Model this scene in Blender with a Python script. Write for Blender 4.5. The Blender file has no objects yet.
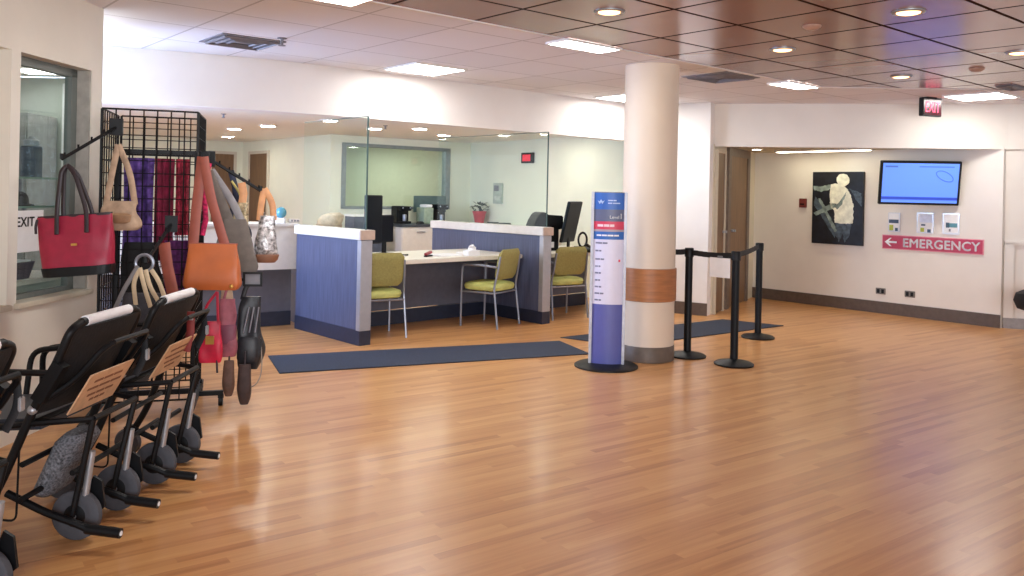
import bpy, bmesh, math, random
from math import sin, cos, pi, radians, hypot, atan2
from mathutils import Vector, Matrix, noise as mnoise

random.seed(4)
sc = bpy.context.scene
COL = sc.collection
PI = pi

# ------------------------------------------------------------------ materials
def srgb(r, g, b):
    def f(c):
        c /= 255.0
        return c / 12.92 if c <= 0.04045 else ((c + 0.055) / 1.055) ** 2.4
    return (f(r), f(g), f(b), 1.0)

MATS = {}
def mat(name, rgb, rough=0.5, metal=0.0, spec=0.5, noise=0.06, scale=18.0, bump=0.0, coat=0.0, stretch=None):
    if name in MATS:
        return MATS[name]
    m = bpy.data.materials.new(name); m.use_nodes = True
    nt = m.node_tree; N = nt.nodes; L = nt.links
    b = N['Principled BSDF']
    b.inputs['Roughness'].default_value = rough
    b.inputs['Metallic'].default_value = metal
    b.inputs['Specular IOR Level'].default_value = spec
    b.inputs['Coat Weight'].default_value = coat
    c = srgb(*rgb)
    tc = N.new('ShaderNodeTexCoord')
    nz = N.new('ShaderNodeTexNoise'); nz.inputs['Scale'].default_value = scale; nz.inputs['Detail'].default_value = 4
    src = tc.outputs['Object']
    if stretch:
        mp = N.new('ShaderNodeMapping'); mp.inputs['Scale'].default_value = stretch
        L.new(src, mp.inputs['Vector']); src = mp.outputs['Vector']
    L.new(src, nz.inputs['Vector'])
    rp = N.new('ShaderNodeValToRGB')
    lo = tuple(max(0, x * (1 - noise * 2.2)) for x in c[:3]) + (1,)
    hi = tuple(min(1, x * (1 + noise * 2.2)) for x in c[:3]) + (1,)
    rp.color_ramp.elements[0].position = 0.3; rp.color_ramp.elements[0].color = lo
    rp.color_ramp.elements[1].position = 0.7; rp.color_ramp.elements[1].color = hi
    L.new(nz.outputs['Fac'], rp.inputs['Fac'])
    L.new(rp.outputs['Color'], b.inputs['Base Color'])
    if bump:
        bp = N.new('ShaderNodeBump'); bp.inputs['Strength'].default_value = bump; bp.inputs['Distance'].default_value = 0.01
        L.new(nz.outputs['Fac'], bp.inputs['Height']); L.new(bp.outputs['Normal'], b.inputs['Normal'])
    MATS[name] = m
    return m

def emit(name, rgb, strength):
    if name in MATS:
        return MATS[name]
    m = bpy.data.materials.new(name); m.use_nodes = True
    nt = m.node_tree
    b = nt.nodes['Principled BSDF']
    b.inputs['Base Color'].default_value = srgb(*rgb)
    b.inputs['Emission Color'].default_value = srgb(*rgb)
    b.inputs['Emission Strength'].default_value = strength
    MATS[name] = m
    return m

def glass_mat(name, tint, refl=0.035):
    m = bpy.data.materials.new(name); m.use_nodes = True
    nt = m.node_tree; N = nt.nodes; L = nt.links
    N.remove(N['Principled BSDF'])
    t = N.new('ShaderNodeBsdfTransparent'); t.inputs['Color'].default_value = tint
    g = N.new('ShaderNodeBsdfGlossy'); g.inputs['Roughness'].default_value = 0.02
    mx = N.new('ShaderNodeMixShader'); mx.inputs['Fac'].default_value = refl
    L.new(t.outputs['BSDF'], mx.inputs[1]); L.new(g.outputs['BSDF'], mx.inputs[2])
    L.new(mx.outputs['Shader'], N['Material Output'].inputs['Surface'])
    MATS[name] = m
    return m

def math_node(N, L, op, a, b=None):
    n = N.new('ShaderNodeMath'); n.operation = op
    for i, v in enumerate((a, b)):
        if v is None: continue
        if isinstance(v, (int, float)): n.inputs[i].default_value = v
        else: L.new(v, n.inputs[i])
    return n.outputs[0]

def rotated_uv(N, L, ang, ox=0.0, oy=0.0):
    """u along the bearing ang, v across it, metres, from world position (objects sit at the origin)"""
    tc = N.new('ShaderNodeTexCoord')
    sp = N.new('ShaderNodeSeparateXYZ'); L.new(tc.outputs['Object'], sp.inputs[0])
    x = math_node(N, L, 'SUBTRACT', sp.outputs[0], ox); y = math_node(N, L, 'SUBTRACT', sp.outputs[1], oy)
    s, c = sin(ang), cos(ang)
    u = math_node(N, L, 'ADD', math_node(N, L, 'MULTIPLY', x, s), math_node(N, L, 'MULTIPLY', y, c))
    v = math_node(N, L, 'SUBTRACT', math_node(N, L, 'MULTIPLY', x, c), math_node(N, L, 'MULTIPLY', y, s))
    return u, v

def floor_mat():
    m = bpy.data.materials.new('wood_strip_floor'); m.use_nodes = True
    nt = m.node_tree; N = nt.nodes; L = nt.links
    b = N['Principled BSDF']
    u, v = rotated_uv(N, L, radians(54))
    W_, LEN = 0.052, 0.85
    row = math_node(N, L, 'FLOOR', math_node(N, L, 'DIVIDE', v, W_))
    wn = N.new('ShaderNodeTexWhiteNoise'); wn.noise_dimensions = '1D'; L.new(row, wn.inputs['W'])
    u2 = math_node(N, L, 'ADD', math_node(N, L, 'DIVIDE', u, LEN), math_node(N, L, 'MULTIPLY', wn.outputs['Value'], 7.0))
    cell = math_node(N, L, 'FLOOR', u2)
    cv = N.new('ShaderNodeCombineXYZ'); L.new(row, cv.inputs[0]); L.new(cell, cv.inputs[1])
    w2 = N.new('ShaderNodeTexWhiteNoise'); w2.noise_dimensions = '2D'; L.new(cv.outputs[0], w2.inputs['Vector'])
    g = N.new('ShaderNodeCombineXYZ')
    L.new(math_node(N, L, 'MULTIPLY', u, 2.2), g.inputs[0]); L.new(math_node(N, L, 'MULTIPLY', v, 45.0), g.inputs[1])
    L.new(math_node(N, L, 'MULTIPLY', w2.outputs['Value'], 9.0), g.inputs[2])
    nz = N.new('ShaderNodeTexNoise'); nz.inputs['Scale'].default_value = 1.0; nz.inputs['Detail'].default_value = 5
    L.new(g.outputs[0], nz.inputs['Vector'])
    big = N.new('ShaderNodeTexNoise'); big.inputs['Scale'].default_value = 0.5
    mixv = math_node(N, L, 'ADD', math_node(N, L, 'MULTIPLY', w2.outputs['Value'], 0.40), math_node(N, L, 'MULTIPLY', nz.outputs['Fac'], 0.60))
    rp = N.new('ShaderNodeValToRGB')
    e = rp.color_ramp.elements
    e[0].position = 0.12; e[0].color = srgb(168, 113, 66)
    e[1].position = 0.92; e[1].color = srgb(222, 174, 116)
    k = e.new(0.42); k.color = srgb(198, 142, 88)
    k = e.new(0.66); k.color = srgb(210, 156, 100)
    L.new(mixv, rp.inputs['Fac'])
    L.new(rp.outputs['Color'], b.inputs['Base Color'])
    b.inputs['Roughness'].default_value = 0.34
    b.inputs['Specular IOR Level'].default_value = 0.30
    b.inputs['Coat Weight'].default_value = 0.30
    b.inputs['Coat Roughness'].default_value = 0.20
    return m

def grid_mat(name, rgb, line_rgb, ang, step, ox, oy, w, rough, metal=0.0, spec=0.5, var=0.05, stepv=None):
    m = bpy.data.materials.new(name); m.use_nodes = True
    nt = m.node_tree; N = nt.nodes; L = nt.links
    b = N['Principled BSDF']
    u, v = rotated_uv(N, L, ang, ox, oy)
    masks = []; ids = []
    for q, st in ((u, step), (v, stepv or step)):
        d = math_node(N, L, 'DIVIDE', q, st)
        ids.append(math_node(N, L, 'FLOOR', d))
        fr = math_node(N, L, 'FRACT', d)
        e = math_node(N, L, 'MINIMUM', fr, math_node(N, L, 'SUBTRACT', 1.0, fr))
        masks.append(math_node(N, L, 'LESS_THAN', e, w / st / 2))
    mk = math_node(N, L, 'MAXIMUM', masks[0], masks[1])
    cv = N.new('ShaderNodeCombineXYZ'); L.new(ids[0], cv.inputs[0]); L.new(ids[1], cv.inputs[1])
    wn = N.new('ShaderNodeTexWhiteNoise'); wn.noise_dimensions = '2D'; L.new(cv.outputs[0], wn.inputs['Vector'])
    c = srgb(*rgb)
    t = N.new('ShaderNodeMix'); t.data_type = 'RGBA'
    L.new(wn.outputs['Value'], t.inputs['Factor'])
    t.inputs[6].default_value = tuple(x * (1 - var) for x in c[:3]) + (1,)
    t.inputs[7].default_value = tuple(min(1, x * (1 + var)) for x in c[:3]) + (1,)
    mx = N.new('ShaderNodeMix'); mx.data_type = 'RGBA'
    L.new(mk, mx.inputs['Factor']); L.new(t.outputs[2], mx.inputs[6]); mx.inputs[7].default_value = srgb(*line_rgb)
    L.new(mx.outputs[2], b.inputs['Base Color'])
    b.inputs['Roughness'].default_value = rough; b.inputs['Metallic'].default_value = metal
    L.new(math_node(N, L, 'MULTIPLY', math_node(N, L, 'SUBTRACT', 1.0, mk), spec), b.inputs['Specular IOR Level'])
    return m

M_WALL = mat('warm_white_paint', (230, 224, 216), 0.7, noise=0.012, scale=3)
M_SOFFIT = mat('soffit_white_paint', (232, 228, 226), 0.7, noise=0.012, scale=3)
M_OFFICE = mat('pale_office_paint', (230, 232, 214), 0.7, noise=0.012, scale=3)
M_FLOOR = floor_mat()
GA = radians(50)
M_DARKCEIL = grid_mat('brown_gloss_ceiling', (150, 106, 92), (56, 34, 28), GA, 0.655, 1.97, 5.91, 0.026, 0.22, 0.0, 0.5, 0.06)
M_CEIL = grid_mat('white_tile_ceiling', (234, 233, 238), (200, 198, 202), GA, 0.655, -1.21, 7.71, 0.016, 0.8, 0.0, 0.2, 0.03)
M_BASE_BROWN = mat('brown_rubber_base', (92, 78, 70), 0.5)
M_BASE_GREY = mat('grey_rubber_base', (150, 146, 146), 0.5)
M_BASE_NAVY = mat('navy_rubber_base', (36, 42, 62), 0.45)
M_LAM = mat('slate_blue_laminate', (80, 86, 112), 0.4, noise=0.10, scale=9, stretch=(6, 6, 0.35))
M_CAP = mat('counter_cap_beige', (216, 210, 202), 0.4, noise=0.02)
M_CAPWOOD = mat('cap_end_tan', (196, 174, 160), 0.5, noise=0.03)
M_TRIMMETAL = mat('satin_aluminium', (190, 190, 195), 0.35, metal=0.7, noise=0.02)
M_DESK = mat('desk_cream_laminate', (222, 216, 204), 0.35, noise=0.02)
M_MODESTY = mat('grey_modesty_panel', (96, 98, 112), 0.55, noise=0.03)
M_MAT = mat('navy_ribbed_mat', (40, 48, 66), 0.9, noise=0.14, scale=90)
M_BLACK = mat('black_plastic', (14, 15, 18), 0.45, spec=0.3, noise=0.05)
M_BLACKMET = mat('black_powder_coat', (11, 12, 15), 0.48, spec=0.25, noise=0.05)
M_BLACKFAB = mat('black_fabric', (15, 16, 20), 0.75, noise=0.15, scale=60, bump=0.2)
M_SCREENBK = mat('dark_screen', (11, 14, 22), 0.35, spec=0.15, noise=0.02)
M_CHROME = mat('silver_tube', (146, 151, 164), 0.35, metal=0.6, noise=0.02)
M_LIME = mat('lime_vinyl', (194, 197, 116), 0.55, noise=0.04)
M_OLIVE = mat('olive_fabric', (156, 148, 88), 0.7, noise=0.06, scale=60)
M_WOOD = mat('maple_veneer', (168, 108, 62), 0.42, noise=0.08, scale=6, stretch=(1, 1, 8))
M_DOOR = mat('oak_door_veneer', (118, 90, 64), 0.45, noise=0.10, scale=5, stretch=(9, 9, 0.6))
M_DOORFR = mat('greybrown_door_frame', (112, 98, 88), 0.5)
M_JAMB = mat('cream_jamb', (206, 198, 180), 0.6, noise=0.015)
M_WHITE = mat('white_paper', (236, 236, 238), 0.6, noise=0.015)
M_GREYMET = mat('grey_vent_metal', (120, 119, 127), 0.5, noise=0.05)
M_GREY = mat('mid_grey_plastic', (120, 122, 130), 0.5)
M_RUBBER = mat('grey_rubber_tyre', (70, 71, 77), 0.75, noise=0.08)
M_SILVER = mat('silver_strut', (170, 172, 176), 0.35, metal=0.6)
M_TAN = mat('tan_placard', (206, 166, 130), 0.5, noise=0.05, scale=30)
M_BROWNINK = mat('brown_print', (128, 82, 58), 0.6)
M_LIGHT = emit('ceiling_panel_light', (255, 252, 246), 16.0)
M_DOWN = emit('downlight_lamp', (255, 196, 140), 3.2)
M_OFFLT = emit('office_downlight', (255, 251, 236), 70.0)
M_GLASS = glass_mat('pale_green_glass', (0.945, 0.98, 0.965, 1))
M_GLASS2 = glass_mat('window_glass', (0.88, 0.93, 0.92, 1))

# ------------------------------------------------------------------ mesh builder
class MB:
    def __init__(self): self.bm = bmesh.new(); self.mi = 0
    def _f(self, vs):
        try:
            f = self.bm.faces.new(vs); f.material_index = self.mi; return f
        except ValueError:
            return None
    def box(self, c, s, rz=0.0, rx=0.0, ry=0.0, M=None):
        R = M if M is not None else Matrix.Translation(c) @ Matrix.Rotation(rz, 4, 'Z') @ Matrix.Rotation(rx, 4, 'X') @ Matrix.Rotation(ry, 4, 'Y')
        hx, hy, hz = s[0] / 2, s[1] / 2, s[2] / 2
        v = [self.bm.verts.new(R @ Vector((x, y, z))) for x in (-hx, hx) for y in (-hy, hy) for z in (-hz, hz)]
        for q in ((0, 1, 3, 2), (4, 6, 7, 5), (0, 4, 5, 1), (2, 3, 7, 6), (0, 2, 6, 4), (1, 5, 7, 3)):
            self._f([v[i] for i in q])
        return self
    def pq(self, p, q, z0, z1, t0, t1):
        """box along the ground line p-q, z0..z1, between the left-hand offsets t0 and t1"""
        dx, dy = q[0] - p[0], q[1] - p[1]; l = hypot(dx, dy)
        a = atan2(dy, dx); cx, cy = (p[0] + q[0]) / 2, (p[1] + q[1]) / 2; t = (t0 + t1) / 2
        return self.box((cx - sin(a) * t, cy + cos(a) * t, (z0 + z1) / 2), (l, abs(t1 - t0), z1 - z0), a)
    def tube(self, pts, r, seg=8, closed=False, flat=1.0, up=None):
        P = [Vector(p) for p in pts]; n = len(P); rings = []
        rad = r if isinstance(r, (list, tuple)) else [r] * n
        prev = None
        for i, p in enumerate(P):
            if closed: t = P[(i + 1) % n] - P[i - 1]
            else: t = P[min(i + 1, n - 1)] - P[max(i - 1, 0)]
            t.normalize()
            if up is not None: a = Vector(up)
            elif prev is None: a = Vector((0, 0, 1)) if abs(t.z) < 0.9 else Vector((1, 0, 0))
            else: a = prev
            a = a - t * a.dot(t)
            if a.length < 1e-4:
                a = Vector((1, 0, 0)) - t * t.x
            a.normalize(); prev = a; b = t.cross(a)
            rings.append([self.bm.verts.new(p + (a * cos(2 * PI * k / seg) * rad[i] + b * sin(2 * PI * k / seg) * rad[i] * flat)) for k in range(seg)])
        m = n if closed else n - 1
        for i in range(m):
            A, B = rings[i], rings[(i + 1) % n]
            for k in range(seg):
                self._f((A[k], A[(k + 1) % seg], B[(k + 1) % seg], B[k]))
        if not closed:
            self._f(rings[0][::-1]); self._f(rings[-1])
        return self
    def lathe(self, prof, c=(0, 0, 0), seg=32, axis='Z', M=None):
        rot = {'Z': Matrix.Identity(4), 'X': Matrix.Rotation(PI / 2, 4, 'Y'), 'Y': Matrix.Rotation(-PI / 2, 4, 'X')}[axis]
        R = M if M is not None else Matrix.Translation(c) @ rot
        rings = [[self.bm.verts.new(R @ Vector((r * cos(2 * PI * k / seg), r * sin(2 * PI * k / seg), z))) for k in range(seg)] for r, z in prof]
        for A, B in zip(rings, rings[1:]):
            for k in range(seg): self._f((A[k], A[(k + 1) % seg], B[(k + 1) % seg], B[k]))
        self._f(rings[0][::-1]); self._f(rings[-1])
        return self
    def prism(self, pts, z0, z1, M=None):
        """outline in xy, from z0 to z1"""
        M = M or Matrix.Identity(4)
        lo = [self.bm.verts.new(M @ Vector((x, y, z0))) for x, y in pts]
        hi = [self.bm.verts.new(M @ Vector((x, y, z1))) for x, y in pts]
        n = len(pts)
        self._f(lo[::-1]); self._f(hi)
        for i in range(n): self._f((lo[i], lo[(i + 1) % n], hi[(i + 1) % n], hi[i]))
        return self
    def loft(self, rows, seg=20, e=2.6):
        """rows of (z, half width x, half depth y[, dx, dy]) as superellipses, capped"""
        rings = []
        for r in rows:
            z, a, b = r[:3]; dx = r[3] if len(r) > 3 else 0; dy = r[4] if len(r) > 4 else 0
            ring = []
            for k in range(seg):
                t = 2 * PI * k / seg; c, s = cos(t), sin(t)
                ring.append(self.bm.verts.new((dx + a * math.copysign(abs(c) ** (2 / e), c), dy + b * math.copysign(abs(s) ** (2 / e), s), z)))
            rings.append(ring)
        for A, B in zip(rings, rings[1:]):
            for k in range(seg): self._f((A[k], A[(k + 1) % seg], B[(k + 1) % seg], B[k]))
        self._f(rings[0][::-1]); self._f(rings[-1])
        return self
    def ball(self, c, r, sx=1, sy=1, sz=1, seg=16):
        n = seg // 2
        return self.lathe([(max(1e-4, r * sin(PI * i / n)), -r * cos(PI * i / n)) for i in range(n + 1)], seg=seg,
                          M=Matrix.Translation(c) @ Matrix.Diagonal((sx, sy, sz, 1)))
    def build(self, name, m, parent=None, smooth=False, bevel=0.0, loc=None, rz=None, seg=2):
        bm = self.bm
        bmesh.ops.recalc_face_normals(bm, faces=bm.faces)
        if bevel:
            ed = [e for e in bm.edges if e.is_manifold and e.calc_face_angle(0) > 0.5]
            bmesh.ops.bevel(bm, geom=ed, offset=bevel, segments=seg, affect='EDGES', clamp_overlap=True)
        me = bpy.data.meshes.new(name); bm.to_mesh(me); bm.free()
        if smooth:
            me.polygons.foreach_set('use_smooth', [True] * len(me.polygons))
            try: me.set_sharp_from_angle(angle=radians(40))
            except Exception: pass
        for k in (m if isinstance(m, (list, tuple)) else [m]): me.materials.append(k)
        o = bpy.data.objects.new(name, me); COL.objects.link(o)
        if parent is not None: o.parent = parent
        if loc is not None: o.location = loc
        if rz is not None: o.rotation_euler.z = rz
        return o

def tag(o, label, cat, group=None, kind=None):
    o['label'] = label; o['category'] = cat
    if group: o['group'] = group
    if kind: o['kind'] = kind
    return o
def thing(name, label, cat, loc=(0, 0, 0), rz=0.0, group=None):
    o = bpy.data.objects.new(name, None); COL.objects.link(o)
    o.empty_display_size = 0.1
    o.location = loc; o.rotation_euler = (0, 0, rz)
    return tag(o, label, cat, group)
def struct(o):
    o['kind'] = 'structure'; return o
def children(o): return [c for c in bpy.data.objects if c.parent == o]
def dup(o, loc=None, rz=None, label=None, parent=None):
    c = o.copy(); COL.objects.link(c)
    if parent is not None: c.parent = parent
    if loc is not None: c.location = loc
    if rz is not None: c.rotation_euler.z = rz
    if label: c['label'] = label
    for ch in children(o): dup(ch, parent=c)
    return c

def text_mesh(s, size, depth=0.002, bold=0.0, align='CENTER', width=1.0):
    cu = bpy.data.curves.new('lettering', 'FONT'); cu.body = s; cu.size = size; cu.extrude = depth
    cu.align_x = align; cu.align_y = 'CENTER'; cu.resolution_u = 3; cu.space_character = 1.05
    to = bpy.data.objects.new('lettering', cu); COL.objects.link(to)
    dg = bpy.context.evaluated_depsgraph_get(); dg.update()
    me = bpy.data.meshes.new_from_object(to.evaluated_get(dg))
    bpy.data.objects.remove(to); bpy.data.curves.remove(cu)
    me.transform(Matrix.Diagonal((width, 1, 1, 1)))
    if bold:                                   # heavier strokes: the outline repeated a hair to each side
        bm = bmesh.new()
        for dx, dy in ((-bold, 0), (bold, 0), (0, bold), (0, -bold)):
            c = me.copy(); c.transform(Matrix.Translation((dx, dy, 0))); bm.from_mesh(c); bpy.data.meshes.remove(c)
        bm.to_mesh(me); bm.free()
    return me
def fit_text(o, w, h):
    me = o.data; xs = [v.co.x for v in me.vertices]; ys = [v.co.y for v in me.vertices]
    cx, cy = (max(xs) + min(xs)) / 2, (max(ys) + min(ys)) / 2
    me.transform(Matrix.Diagonal((w / (max(xs) - min(xs)), h / (max(ys) - min(ys)), 1, 1)) @ Matrix.Translation((-cx, -cy, 0)))
    return o
def text_part(name, s, size, m, parent, loc, rot=(PI / 2, 0, 0), bold=0.0, align='CENTER', width=1.0, depth=0.002):
    me = text_mesh(s, size, depth, bold, align, width); me.materials.clear(); me.materials.append(m)
    o = bpy.data.objects.new(name, me); COL.objects.link(o); o.parent = parent
    o.location = loc; o.rotation_euler = rot
    return o

def lerp(p, q, t): return (p[0] + (q[0] - p[0]) * t, p[1] + (q[1] - p[1]) * t)
def ang(p, q): return atan2(q[1] - p[1], q[0] - p[0])
def arc(pts, n=5, r=0.05):
    """polyline with rounded corners"""
    P = [Vector(p) for p in pts]; out = [P[0]]
    for a, b, c in zip(P, P[1:], P[2:]):
        d1 = (a - b); d2 = (c - b); q = min(r, d1.length * .45, d2.length * .45)
        s, e = b + d1.normalized() * q, b + d2.normalized() * q
        for i in range(n + 1):
            t = i / n; out.append(s * (1 - t) ** 2 + b * 2 * t * (1 - t) + e * t * t)
    out.append(P[-1]); return out

# ------------------------------------------------------------------ camera
cam = bpy.data.cameras.new('camera'); co = bpy.data.objects.new('camera', cam); COL.objects.link(co)
cam.sensor_width = 36; cam.lens = 830 / 1024 * 36; cam.shift_y = -(288 - 193) / 1024
cam.clip_start = 0.05; cam.clip_end = 60
co.location = (0, 0, 1.43)
co.rotation_euler = (Matrix.Rotation(PI / 2, 4, 'X') @ Matrix.Rotation(0.021, 4, 'Z')).to_euler()
sc.camera = co

# ------------------------------------------------------------------ room shell
CH, DH, OH = 2.57, 2.572, 2.25
E1, E2, E3 = (-9.0, -2.02), (3.07, 8.42), (10.0, 8.15)      # edge of the brown ceiling
struct(MB().prism([(-8.5, -3), (9, -3), (9, 18.5), (-8.5, 18.5)], -0.06, 0).build('floor', M_FLOOR))
struct(MB().prism([E1, E2, E3, (10, 18.5), (-9, 18.5)], CH, CH + 0.05).build('ceiling', M_CEIL))
struct(MB().prism([(-9, -3), (10, -3), E3, E2, E1], DH, DH + 0.05).build('ceiling_entry', M_DARKCEIL))
t = MB(); el_ = hypot(E2[0] - E1[0], E2[1] - E1[1])
def ept(x): return lerp(E1, E2, (x - E1[0]) / (E2[0] - E1[0]))
for xa, xb in ((E1[0], .27), (.77, 2.55), (3.0, E2[0])): t.pq(ept(xa), ept(xb), CH - 0.006, DH + 0.02, -.006, 0.03)
t.pq(E2, E3, CH - 0.006, DH + 0.02, -.006, 0.03)
struct(t.build('trim_1', M_SOFFIT))

# soffit over the reception counters: two straight runs
S0, S1, S2 = (-6.0, 5.75), (-1.72, 7.62), (1.50, 10.42)
SC = [(-6.0, 5.75), (-3.4, 6.80), (-2.75, 7.08), (-2.2, 7.36), (-1.75, 7.66), (-1.2, 8.10), (-.44, 8.74), (1.50, 10.42)]
def offs_line(P, d):
    out = []
    for i, p in enumerate(P):
        a_, b_ = P[max(i - 1, 0)], P[min(i + 1, len(P) - 1)]; an = atan2(b_[1] - a_[1], b_[0] - a_[0])
        out.append((p[0] - sin(an) * d, p[1] + cos(an) * d))
    return out
struct(MB().prism(SC + offs_line(SC, .16)[::-1], 2.115, CH).build('wall_soffit', M_SOFFIT, smooth=True))
def off(p, q, d):
    a = ang(p, q); return (p[0] - sin(a) * d, p[1] + cos(a) * d)
a0, a1, a2 = off(S0, S1, .16), off(S1, S2, .16), off(S2, (S2[0] + 3.22, S2[1] + 2.8), .16)

# office walls behind the counters
W1E, WC, W2E, W3E = (-4.92, 15.12), (-2.72, 12.40), (-0.71, 13.96), (1.62, 10.85)
W0E = (-8.2, 12.46)
struct(MB().prism([(-8.3, 5.0), a0, a1, a2, (2.2, 11.2), (-0.4, 14.5), (-4.9, 15.5), (-8.4, 12.7)], OH, OH + 0.05).build('ceiling_office', mat('office_ceiling_white', (236, 238, 236), 0.8, noise=0.01)))

# W1 with a wood door, W0 with another
struct(MB().pq(W1E, WC, 0, OH, 0, 0.12).build('wall_office_left', M_OFFICE))
struct(MB().pq(W0E, W1E, 0, OH, 0, 0.12).build('wall_office_far', M_OFFICE))
def door(n, p, q, ta, tb, h, face, leaf_m, frame_m, fw=0.05, hside=1):
    """closed door on the face of wall p-q; ta, tb metres along; face = side offset"""
    l = hypot(q[0] - p[0], q[1] - p[1]); A, B = lerp(p, q, ta / l), lerp(p, q, tb / l)
    A2, B2 = lerp(p, q, (ta + fw) / l), lerp(p, q, (tb - fw) / l)
    s = 1 if face > 0 else -1
    f = MB(); f.pq(A, A2, 0, h, face, face + s * .035); f.pq(B2, B, 0, h, face, face + s * .035); f.pq(A, B, h, h + fw, face, face + s * .035)
    fo = struct(f.build('door_%d' % n, frame_m))
    MB().pq(A2, B2, 0.01, h, face, face + s * .02).build('door_leaf', leaf_m, fo)
    C = lerp(A2, B2, 0.88 if hside > 0 else 0.12); a = ang(p, q)
    hx, hy = C[0] - sin(a) * (face + s * .045), C[1] + cos(a) * (face + s * .045)
    hb = MB(); hb.box((hx, hy, 1.0), (0.12, 0.02, 0.02), a); hb.box((hx, hy, 1.0), (0.03, 0.06, 0.03), a)
    hb.build('door_handle', M_SILVER, fo)
    return fo
L1 = hypot(WC[0] - W1E[0], WC[1] - W1E[1])
door(3, W1E, WC, 0.36, 1.24, 2.02, -0.001, M_DOOR, M_JAMB)
L0 = hypot(W1E[0] - W0E[0], W1E[1] - W0E[1])
door(4, W0E, W1E, L0 - 0.62, L0 - 0.12, 2.02, -0.001, M_DOOR, M_JAMB)

# W2 with the interior window
w = MB(); LW = hypot(W2E[0] - WC[0], W2E[1] - WC[1])
wa, wb = lerp(WC, W2E, 0.18 / LW), lerp(WC, W2E, 2.13 / LW)
w.pq(WC, wa, 0, OH, 0, .12); w.pq(wb, W2E, 0, OH, 0, .12); w.pq(wa, wb, 0, 1.14, 0, .12); w.pq(wa, wb, 2.14, OH, 0, .12)
struct(w.build('wall_office_back', M_OFFICE))
M_WINFR = mat('grey_window_frame', (128, 138, 138), 0.5)
f = MB()
for (pa, pb, z0, z1) in ((wa, lerp(wa, wb, .035), 1.14, 2.14), (lerp(wa, wb, .955), wb, 1.14, 2.14), (wa, wb, 1.14, 1.18), (wa, wb, 2.09, 2.14)):
    f.pq(pa, pb, z0, z1, -0.02, .10)
wo = struct(f.build('window_3', M_WINFR))
MB().pq(lerp(wa, wb, .03), lerp(wa, wb, .96), 1.16, 2.11, .03, .042).build('window_pane', M_GLASS2, wo)
# the corridor seen through it
cb0, cb1 = off(WC, W2E, 1.6), off(W2E, (W2E[0] + 2, W2E[1] + 1.55), 1.6)
cb0 = (cb0[0] + .22, cb0[1] + .17)
cb1 = (cb1[0] + 1.2, cb1[1] + .93)
struct(MB().pq(cb0, cb1, 0, OH, 0, .1).build('wall_corridor', mat('corridor_green_paint', (206, 209, 188), 0.7, noise=.015)))
struct(MB().prism([off(WC, W2E, .13), off(W2E, (W2E[0] + 2.01, W2E[1] + 1.56), .13), cb1, cb0], OH, OH + .05).build('ceiling_corridor', MATS['office_ceiling_white']))
o = thing('ceiling_light', 'added fill panel brightening the corridor behind the office window', 'ceiling light', (-1.6, 14.1, OH), ang(WC, W2E))  # added fill lamp, put in to brighten the corridor behind the glass
MB().box((0, 0, -.006), (1.3, .5, .010)).build('frame', M_WHITE, o)
MB().box((0, 0, -.014), (1.24, .44, .006)).build('diffuser', emit('corridor_fill', (250, 255, 238), 8.0), o)
cbp = lerp(cb0, cb1, .152); cba = ang(cb0, cb1)
o = thing('notice_board', 'small slate blue board seen through the left end of the office window', 'board', (cbp[0], cbp[1], 1.62), cba)
MB().box((0, -.012, .15), (.26, .022, .30)).build('panel', mat('slate_blue_board', (92, 112, 134), .6), o)
for k_ in range(2): MB().box((-.05 + .1 * k_, -.025, .17), (.08, .004, .11)).build('sheet', mat('pale_blue_paper', (130, 150, 168), .6), o)
# W3
struct(MB().pq(W2E, W3E, 0, OH, 0, 0.12).build('wall_office_right', M_OFFICE))

# white wall between the counter and the alcove
V1, V2 = (1.46, 10.50), (2.37, 9.98)
struct(MB().pq(V1, V2, 0, CH, 0, .16).build('wall_pier', M_SOFFIT))
struct(MB().pq(V1, (V2[0] + .005, V2[1]), 0, .15, -.012, -0.001).build('baseboard_pier', M_BASE_BROWN))

# alcove: header, side wall with doors, emergency wall, right wall
H1, H2, H3 = (2.40, 10.14), (5.66, 9.50), (8.6, 8.55)
struct(MB().pq(H1, H2, 2.05, CH, 0, .14).pq(H2, H3, 2.05, CH, 0, .14).build('wall_header', M_WALL))
D1, D2 = (2.45, 10.10), (3.50, 11.98)
struct(MB().pq(D1, D2, 0, 2.08, 0, .12).build('wall_alcove', mat('cream_paint', (218, 211, 192), 0.7, noise=.012, scale=3)))
door(1, D1, D2, 0.05, 0.46, 1.98, -0.001, M_DOOR, M_JAMB, .035)
door(2, D1, D2, 0.58, 1.72, 1.97, -0.001, M_DOOR, M_DOORFR, .13, -1)
EW1, EW2 = (3.45, 12.03), (5.62, 9.50)
struct(MB().pq(EW1, EW2, 0, 2.08, 0, .12).build('wall_emergency', M_WALL))
struct(MB().pq(EW1, EW2, 0, .15, -.014, -.001).build('baseboard_emergency', M_BASE_BROWN))
struct(MB().prism([off(H1, H2, .14), (2.4, 10.4), (3.4, 12.2), (3.7, 12.2), (5.8, 9.62)], 2.08, 2.13).build('ceiling_alcove', mat('alcove_ceiling_paint', (206, 196, 172), .8, noise=.01)))
R1, R2 = (5.66, 9.52), (8.7, 8.36)
struct(MB().pq(R1, R2, 0, 2.06, 0.02, .14).build('wall_right', M_WALL))
struct(MB().pq(R1, R2, 0, .12, -.004, .019).build('baseboard_right', M_BASE_GREY))
struct(MB().pq(R1, lerp(R1, R2, .03), .12, 0.98, -.01, .019).pq(lerp(R1, R2, .0), R2, .96, 1.0, -.01, .019).build('trim_2', M_WALL))

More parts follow.
